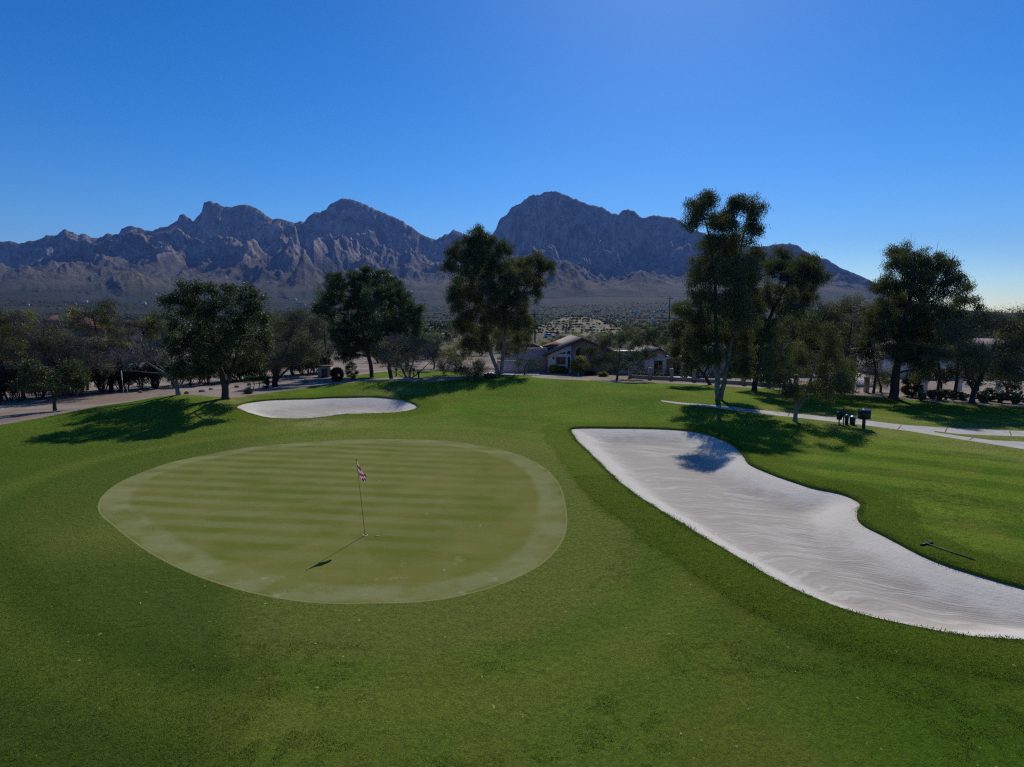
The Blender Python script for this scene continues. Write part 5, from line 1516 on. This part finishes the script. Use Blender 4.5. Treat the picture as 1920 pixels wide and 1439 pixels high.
# paving pads before the houses
mb = MB()
for (x0, x1, y0, y1) in ((1396, 1436, 716.5, 719), (1180, 1215, 704, 706), (1228, 1300, 706.5, 709)):
    P = [gp(x0, y1), gp(x1, y1), gp(x1, y0), gp(x0, y0)]; mb.add([p + np.array([0, 0, .012]) for p in P], [[0, 1, 2, 3]])
P = [gp(905, 701), gp(962, 704), gp(966, 701.5), gp(920, 698)]; mb.add([p + np.array([0, 0, .012]) for p in P], [[0, 1, 2, 3]])
tag(mb.build("patio_paving", mat("pale_paving", (.60, .57, .54), .9, vary=.1)), kind="structure")

# ---- utility poles with wires
def pole(px, Y, top_py, label):
    x = wx(px, Y); z0 = float(HB(np.array([x]), np.array([Y]))[0]); zt = wz(top_py, Y)
    root = empty("utility_pole", (x, Y, z0), label, "utility pole")
    mb = MB(); mb.tube([(0, 0, -.2), (0, 0, (zt - z0) / 2), (0, 0, zt - z0)], [.22, .19, .15], 8); mb.build("post", M_BARK_D, root)
    mb = MB(); mb.box((0, 0, zt - z0 - .8), (2.2, .12, .14)); mb.build("crossarm", M_BARK_D, root)
    for q in (-.9, 0.35, .9):
        mb = MB(); mb.lathe((q, 0, zt - z0 - .73), [(.05, 0), (.09, .05), (.05, .1), (.08, .14), (.03, .2)], 8); mb.build("insulator", M_GLASS, root)
    return np.array([x, Y, zt - .7])


p1 = pole(1003, 150.0, 584, "dark utility pole left of the pale terraced hill")
p2 = pole(1254, 205.0, 556, "tall thin utility pole left of the tallest eucalyptus")
p3 = pole(1174, 260.0, 612, "short distant utility pole seen above the palo verde crown")
mb = MB()
for q in (-.9, .9):
    for a, b in ((p1, p3), (p3, p2)):
        t = np.linspace(0, 1, 14)[:, None]; pts_ = a + (b - a) * t; pts_[:, 0] += q; pts_[:, 2] -= (4 * t * (1 - t) * 1.6)[:, 0]; mb.tube(pts_, .018, 4)
tag(mb.build("overhead_wire", M_IRON), "thin overhead wires strung between the distant utility poles", "wire")


# ---- distant houses, cars
def far_house(px, py, wpx, hpx, label, m, rm, flat=True):
    d = ray(px, py); t = np.linspace(300, 2600, 4000); Z = HC + d[2] * t; hit = np.where(Z < HB(d[0] * t, d[1] * t))[0]
    T_ = t[hit[0]] if len(hit) else 1500
    B = np.array([d[0] * T_, d[1] * T_, float(HB(np.array([d[0] * T_]), np.array([d[1] * T_]))[0])]); s = T_ / F
    root = empty("distant_house", B, label, "house")
    W_, H_ = wpx * s, max(3, hpx * s)
    mb = MB(); mb.box((0, 0, H_ / 2 - .5), (W_, W_ * .45, H_ + 1)); mb.build("wall", m, root)
    mb = MB()
    if flat: mb.box((0, 0, H_ + .2), (W_ * 1.05, W_ * .5, .4)); mb.box((W_ * .2, 0, H_ + 1.1), (W_ * .35, W_ * .3, 1.4))
    else:
        a = W_ / 2 + 1; b = W_ * .25 + 1; mb.add([(-a, -b, H_), (a, -b, H_), (a, b, H_), (-a, b, H_), (-a * .5, 0, H_ + W_ * .12), (a * .5, 0, H_ + W_ * .12)], [[0, 1, 5, 4], [1, 2, 5], [2, 3, 4, 5], [3, 0, 4], [3, 2, 1, 0]])
    mb.build("roof", rm, root)
    for q in (-.3, 0, .3):
        mb = MB(); mb.box((q * W_, -W_ * .225 - .06, H_ * .5), (W_ * .12, .1, H_ * .4)); mb.build("window", M_GLASS, root)


for a in [(1190, 587, 15, 3, "long white-roofed building at the foot of the mountain, brightest on the plain", M_WHITE, M_WHITE, True), (1120, 586, 14, 3, "distant house with a reddish roof at the foot of the right mountain", M_TAN, M_TILE_R, False),
          (1238, 586, 22, 2, "distant blue-grey flat building right of the white-roofed one", M_STUC, mat("blue_roof", (.12, .20, .25), .6), True), (1222, 604, 10, 3, "white distant house above the little gabled wing", M_WHITE, M_STUC, True),
          (1226, 612, 8, 3, "small tan distant house just below the white distant house", M_TAN, M_TAN, True), (1105, 593, 6, 3, "tiny bluish distant house above the pale hill", M_STUC, M_STUC, True),
          (550, 564, 12, 3, "pale distant house cluster roof left of the pines", M_STUC, M_WHITE, True), (565, 573, 14, 3, "distant house with a dark roof between the mesquite and the pines", M_STUC, M_TRIM, False), (590, 577, 12, 3, "low distant house touching the left-hand pine crown", M_STUC, M_STUC, True),
          (818, 553, 9, 3, "white distant house highest on the slope, left of the twin-trunk eucalyptus", M_WHITE, M_WHITE, True), (803, 556, 10, 3, "tan distant house beside the highest white one", M_TAN, M_TAN, True), (830, 558, 8, 3, "small white distant house touching the twin-trunk eucalyptus crown", M_WHITE, M_STUC, True),
          (160, 568, 8, 3, "small white distant house above the tall yellow-green mesquite", M_WHITE, M_WHITE, True), (135, 571, 14, 3, "long bluish distant house at far left", M_STUC, mat("slate_roof", (.06, .08, .14), .6), False), (270, 571, 7, 3, "white distant house left of the round dark oak", M_WHITE, M_WHITE, True),
          (45, 573, 16, 2, "low wide distant house near the left edge", M_PINK, M_TILE_R, True), (1255, 575, 8, 3, "pale distant house beside the tall thin utility pole", M_STUC, M_STUC, True)]:
    far_house(*a)


def car(px, py, rz, label, colr):
    B = gp(px, py)
    root = empty("parked_car", B, label, "car", rz=rz)
    m = mat("car_paint_" + colr, {"white": (.75, .75, .76), "silver": (.45, .47, .50)}[colr], .3, spec=.5)
    mb = MB(); mb.prism([(-2.2, .35), (2.2, .35), (2.25, .7), (2.05, .95), (.9, 1.02), (-1.9, 1.05), (-2.25, .9)], -.88, .88); mb.build("body", m, root)
    mb = MB(); mb.prism([(1.0, 1.0), (.35, 1.48), (-1.2, 1.5), (-1.95, 1.03)], -.74, .74); mb.build("cabin", M_GLASS, root)
    mb = MB(); mb.prism([(.38, 1.49), (.3, 1.54), (-1.15, 1.56), (-1.25, 1.5)], -.72, .72); mb.build("roof", m, root)
    for x in (-1.4, 1.4):
        for y in (-.82, .82):
            mb = MB(); a = np.arange(14) * 2 * math.pi / 14; mb.prism([(x + .33 * math.cos(q), .33 + .33 * math.sin(q)) for q in a], y - .1, y + .1); mb.build("wheel", M_IRON, root)


car(1030, 634, .2, "white car on the desert road left of the pale hill", "white")
car(1238, 629.5, .1, "white car on the desert road above the little gabled wing", "white")
car(1250, 630, .05, "silver car right behind the white car above the little gabled wing", "silver")

# ================================================================== golf furniture
# flagstick
CUP = gp(685, 1006); TOPp = 2.13
root = empty("flagstick", CUP, "yellow flagstick with a drooping red and white checkered flag in the hole", "flagstick")
M_YEL = mat("flagstick_yellow", (.42, .40, .05), .5)
lean = np.array([-.19, .02]) 
mb = MB(); mb.tube([(0, 0, -.1), (lean[0] * .5, lean[1] * .5, TOPp * .5), (lean[0], lean[1], TOPp)], [.012, .010, .008], 8); mb.build("pole", M_YEL, root)
mb = MB(); mb.lathe((lean[0], lean[1], TOPp - .01), [(.006, 0), (.018, .015), (.018, .03), (.005, .045)], 8); mb.build("finial", M_IRON, root)
g = NT("checkered_cloth")
uvn = g.n("UVMap"); uvn.uv_map = "UVMap"
ck = g.n("TexChecker"); ck.inputs["Color1"].default_value = (.55, .008, .035, 1); ck.inputs["Color2"].default_value = (.85, .80, .82, 1); ck.inputs["Scale"].default_value = 4
g.link(uvn.outputs[0], ck.inputs["Vector"])
M_FLAG = g.done(ck.outputs["Color"], .8, .1)
tr = g.n("BsdfTranslucent"); g.link(ck.outputs["Color"], tr.inputs["Color"]); mx = g.n("MixShader"); mx.inputs[0].default_value = .5
g.link(g.b.outputs[0], mx.inputs[1]); g.link(tr.outputs[0], mx.inputs[2]); g.link(mx.outputs[0], g.t.nodes["Material Output"].inputs["Surface"])
nu, nv_ = 26, 20
verts = []; uvs = []
for iu in range(nu + 1):
    for iv in range(nv_ + 1):
        u, v = iu / nu, iv / nv_
        # cloth hangs: the fly edge drops, folds gather near the pole
        cx_ = (1 - u) * (1 - v) * 0 + (1 - u) * v * .012 + u * (1 - v) * .26 + u * v * .21
        cz_ = (1 - u) * v * .36 + u * (1 - v) * .40 + u * v * .61
        zz = TOPp - .02 - cz_ - .03 * math.sin(math.pi * u)
        xx = lean[0] * min(1, (TOPp - .02 - v * .36) / TOPp) + .008 + cx_
        yy = lean[1] - .10 * u + .05 * math.sin(u * 8 + v * 2.0) * u
        verts.append((xx, yy, zz)); uvs.append((u * .998 + .001, v * .998 + .001))
fs = [(iu * (nv_ + 1) + iv, (iu + 1) * (nv_ + 1) + iv, (iu + 1) * (nv_ + 1) + iv + 1, iu * (nv_ + 1) + iv + 1) for iu in range(nu) for iv in range(nv_)]
me = bpy.data.meshes.new("flag"); me.from_pydata(verts, [], fs); me.update()
ul = me.uv_layers.new(name="UVMap")
for lp in me.loops: ul.data[lp.index].uv = uvs[lp.vertex_index]
for p in me.polygons: p.use_smooth = True
me.materials.append(M_FLAG); fo = bpy.data.objects.new("flag", me); COL.objects.link(fo); fo.parent = root
sm = fo.modifiers.new("solid", 'SOLIDIFY'); sm.thickness = .003
# hole cup: white liner
a = np.arange(24) * 2 * math.pi / 24
mb = MB(); vs = []; rcs = ((.066, .010), (.058, .014), (.054, .008))
for rr_, zz in rcs: vs += [(rr_ * math.cos(q), rr_ * math.sin(q), zz) for q in a]
mb.add(vs, [[k * 24 + i, k * 24 + (i + 1) % 24, (k + 1) * 24 + (i + 1) % 24, (k + 1) * 24 + i] for k in range(2) for i in range(24)])
cup = mb.build("hole_rim", mat("cup_white", (.8, .8, .78), .5)); cup.location = CUP; tag(cup, "white rim of the golf hole at the foot of the flagstick", "golf hole")
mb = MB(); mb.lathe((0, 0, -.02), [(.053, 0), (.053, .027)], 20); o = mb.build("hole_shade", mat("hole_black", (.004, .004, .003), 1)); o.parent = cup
# ball mark chip on the green and one ball beyond
for (px, py, lab) in ((708, 1007, "pale scrape of sand on the green right of the hole"),):
    B = gp(px, py); mb = MB(); mb.lathe((0, 0, .004), [(.05, 0), (.03, .008), (.01, .01)], 9, sx=1.5, sy=.5); o = mb.build("sand_divot", mat("divot", (.5, .49, .42), .9)); o.location = B; tag(o, lab, "divot")

# rake
A_, B_ = gp(1737, 1024), gp(1828, 1056)
root = empty("bunker_rake", A_, "dark rake lying on the grass at the edge of the big bunker", "rake")
M_GRN = mat("rake_green", (.025, .05, .045), .5)
d = B_ - A_; d /= np.linalg.norm(d); n_ = np.array([-d[1], d[0], 0]); n_ /= np.linalg.norm(n_)
mb = MB(); mb.tube([A_ + [0, 0, .07], (A_ + B_) / 2 + [0, 0, .06], B_ + [0, 0, .05]], [.016, .016, .016], 8); mb.build("handle", M_GRN, root, off=A_)
mb = MB(); c = A_ + np.array([0, 0, .06]); rz = math.atan2(n_[1], n_[0]); mb.box(c, (.5, .05, .045), rz, bev=.01); head = mb.build("rake_head", M_IRON, root, off=A_)
mb = MB()
for q in np.linspace(-.23, .23, 13):
    p = c + n_ * q; mb.tube([p, p - d * .05 - [0, 0, .03], p - d * .09 - [0, 0, .055]], [.008, .007, .004], 5)
mb.build("tines", M_IRON, head, off=A_)

# cooler box on its post
M_DG = mat("dark_green_paint", (.020, .030, .030), .45, vary=.15, scale=5)
M_LID = mat("grey_metal_lid", (.28, .31, .33), .35, metal=.4)
B = gp(1619, 804); s = (B[1] * CT - (B[2] - HC) * ST) / F
root = empty("water_cooler_stand", B, "dark box with a shiny sloped lid on a square post beside the path", "cooler stand", rz=-.25)
mb = MB(); mb.box((0, 0, .32), (.14, .14, .74), bev=.01); mb.build("post", M_DG, root)
mb = MB(); mb.box((0, 0, .80), (.52, .44, .42), bev=.015); mb.box((0, 0, .575), (.56, .48, .03)); bx_ = mb.build("cabinet", M_DG, root)
mb = MB(); mb.add([(-.29, -.25, 1.015), (.29, -.25, 1.015), (.29, .25, 1.015), (-.29, .25, 1.015), (-.29, 0, 1.10), (.29, 0, 1.10)], [[0, 1, 5, 4], [2, 3, 4, 5], [0, 4, 3], [1, 2, 5], [3, 2, 1, 0]]); mb.build("lid", M_LID, root)
mb = MB(); mb.box((0, -.225, .80), (.40, .012, .32)); dr = mb.build("door", mat("dark_panel", (.03, .04, .04), .5), root)
mb = MB(); mb.box((.15, -.24, .80), (.02, .02, .08)); mb.build("handle", M_LID, dr)
# ball washer, post lamp-like washer, bins
B = gp(1573, 796); root = empty("ball_washer", B, "round-bodied ball washer on a short post, leftmost of the group by the path", "ball washer")
mb = MB(); mb.tube([(0, 0, -.05), (0, 0, .4)], [.035, .035], 8); mb.lathe((0, 0, -.02), [(.09, 0), (.09, .04), (.04, .06)], 10); mb.build("post", M_DG, root)
mb = MB(); mb.box((0, 0, .34), (.24, .2, .16), bev=.03); mb.build("tray", M_DG, root)
mb = MB(); aa = np.arange(18) * 2 * math.pi / 18; mb.prism([(.17 * math.cos(q), .56 + .17 * math.sin(q)) for q in aa], -.11, .11); mb.build("drum", M_DG, root)
mb = MB(); mb.tube([(0, 0, .72), (0, 0, .80)], [.015, .015], 6); mb.lathe((0, 0, .79), [(.01, 0), (.03, .02), (.01, .05)], 8); mb.build("knob", M_IRON, root)
B = gp(1581, 797); root = empty("tee_marker_post", B, "thin dark post topped by a shiny ball, second from left by the path", "post")
mb = MB(); mb.tube([(0, 0, -.05), (0, 0, .82)], [.032, .032], 8); mb.build("post", M_DG, root)
mb = MB(); mb.lathe((0, 0, .80), [(.03, 0), (.065, .03), (.075, .08), (.06, .13), (.02, .155)], 12); mb.build("ball_top", mat("gloss_black", (.03, .03, .03), .15, spec=.6), root)
for (px, py, rad, hh, lab) in ((1587, 797, .10, .50, "tall narrow dark bin with a domed lid, third in the group by the path"), (1598, 797, .15, .42, "wider dark litter bin with a pale rim, rightmost of the group by the path")):
    B = gp(px, py); root = empty("litter_bin", B, lab, "bin")
    mb = MB(); mb.lathe((0, 0, -.02), [(rad * .85, 0), (rad, hh * .5), (rad * 1.05, hh)], 14); mb.build("body", M_DG, root)
    mb = MB(); mb.lathe((0, 0, hh - .01), [(rad * 1.12, 0), (rad * 1.12, .04), (rad * .8, .08), (rad * .2, .11)], 14); mb.build("lid", M_LID, root)
# distant ball washer group beyond the mesquite
for (px, py, hh, lab) in ((743, 706, .9, "dark green stand by the far path, left of the leafless mesquite stems"), (776, 708, 1.0, "dark post with a round head by the far path"), (785, 709, .55, "low dark bin by the far path behind the mesquite stems")):
    B = gp(px, py); root = empty("path_post", B, lab, "post")
    mb = MB(); mb.tube([(0, 0, -.05), (0, 0, hh * .7)], [.07, .06], 8); mb.build("post", M_DG, root)
    mb = MB(); mb.lathe((0, 0, hh * .65), [(.09, 0), (.16, .05), (.16, hh * .25), (.05, hh * .33)], 10); mb.build("head", M_DG, root)
# marker stakes at left
for (px, py, top, lab, m) in ((232, 738, 695, "thin metal stake with a white top on the dirt strip at left", M_WHITE), (240, 739, 722, "short pale wooden stake beside the white-topped one", M_TAN)):
    B = gp(px, py); hh = wz(top, B[1]) - B[2]; root = empty("marker_stake", B, lab, "stake")
    mb = MB(); mb.tube([(0, 0, -.1), (-.06, 0, hh * .7)], [.022, .02], 6); mb.build("shaft", M_LID if m is M_WHITE else m, root)
    mb = MB(); mb.tube([(-.06, 0, hh * .7), (-.085, 0, hh)], [.045, .045], 8); mb.build("top", m, root)
B = gp(1084, 706); root = empty("marker_stake", B, "short white stake at the lawn edge below the golden tree", "stake")
mb = MB(); mb.tube([(0, 0, -.1), (0, 0, .45)], [.03, .03], 6); mb.build("shaft", M_WHITE, root)
mb = MB(); mb.lathe((0, 0, .44), [(.035, 0), (.035, .05), (.01, .09)], 8); mb.build("top", M_IRON, root)
# boulders
M_BOUL = mat("boulder_stone", (.24, .17, .14), .9, vary=.35, scale=6, bump=.6)
for (px, py, w_, h_, lab) in ((350, 739, 9, 6, "round reddish boulder right of the white bare tree"), (379, 735, 13, 5, "low flat boulder left of the round oak trunk"), (396, 731, 9, 4, "small dark boulder behind the round oak trunk"), (444, 727, 9, 5, "dark boulder on the dirt right of the oak trunk"),
                              (467, 723, 8, 5, "pale boulder beneath the flat-topped hedge"), (534, 725, 8, 5, "dark boulder right of the mesquite trunk near the path"), (573, 718, 10, 8, "grey boulder in the shade below the equipment hut"), (263, 737, 8, 5, "dark low boulder right of the two stakes"),
                              (842, 713, 6, 3, "small dark rock on the mulch left of the low wide shrub"), (790, 713, 6, 3, "small rock on the mulch below the leafless mesquite")):
    B = gp(px, py); s = (B[1] * CT - (B[2] - HC) * ST) / F
    th = np.linspace(.05, math.pi - .05, 9); ph = np.arange(14) * 2 * math.pi / 14
    T_, P_ = np.meshgrid(th, ph, indexing='ij')
    x = np.sin(T_) * np.cos(P_); y = np.sin(T_) * np.sin(P_); z = np.cos(T_)
    k = 1 + .35 * fbm(x * 1.5 + px, y * 1.5 + z * 2, 3, 4)
    V = np.stack([x * k * w_ * s / 2, y * k * w_ * s / 2 * .8, z * k * h_ * s / 2 + h_ * s * .35], -1).reshape(-1, 3)
    i = np.arange(8)[:, None] * 14; j = np.arange(14)[None, :]
    mb = MB(); mb.add(V, np.stack([i + j, i + 14 + j, i + 14 + (j + 1) % 14, i + (j + 1) % 14], -1).reshape(-1, 4))
    o = mb.build("boulder", M_BOUL); o.location = B; tag(o, lab, "boulder")
print("objects", len(bpy.data.objects))
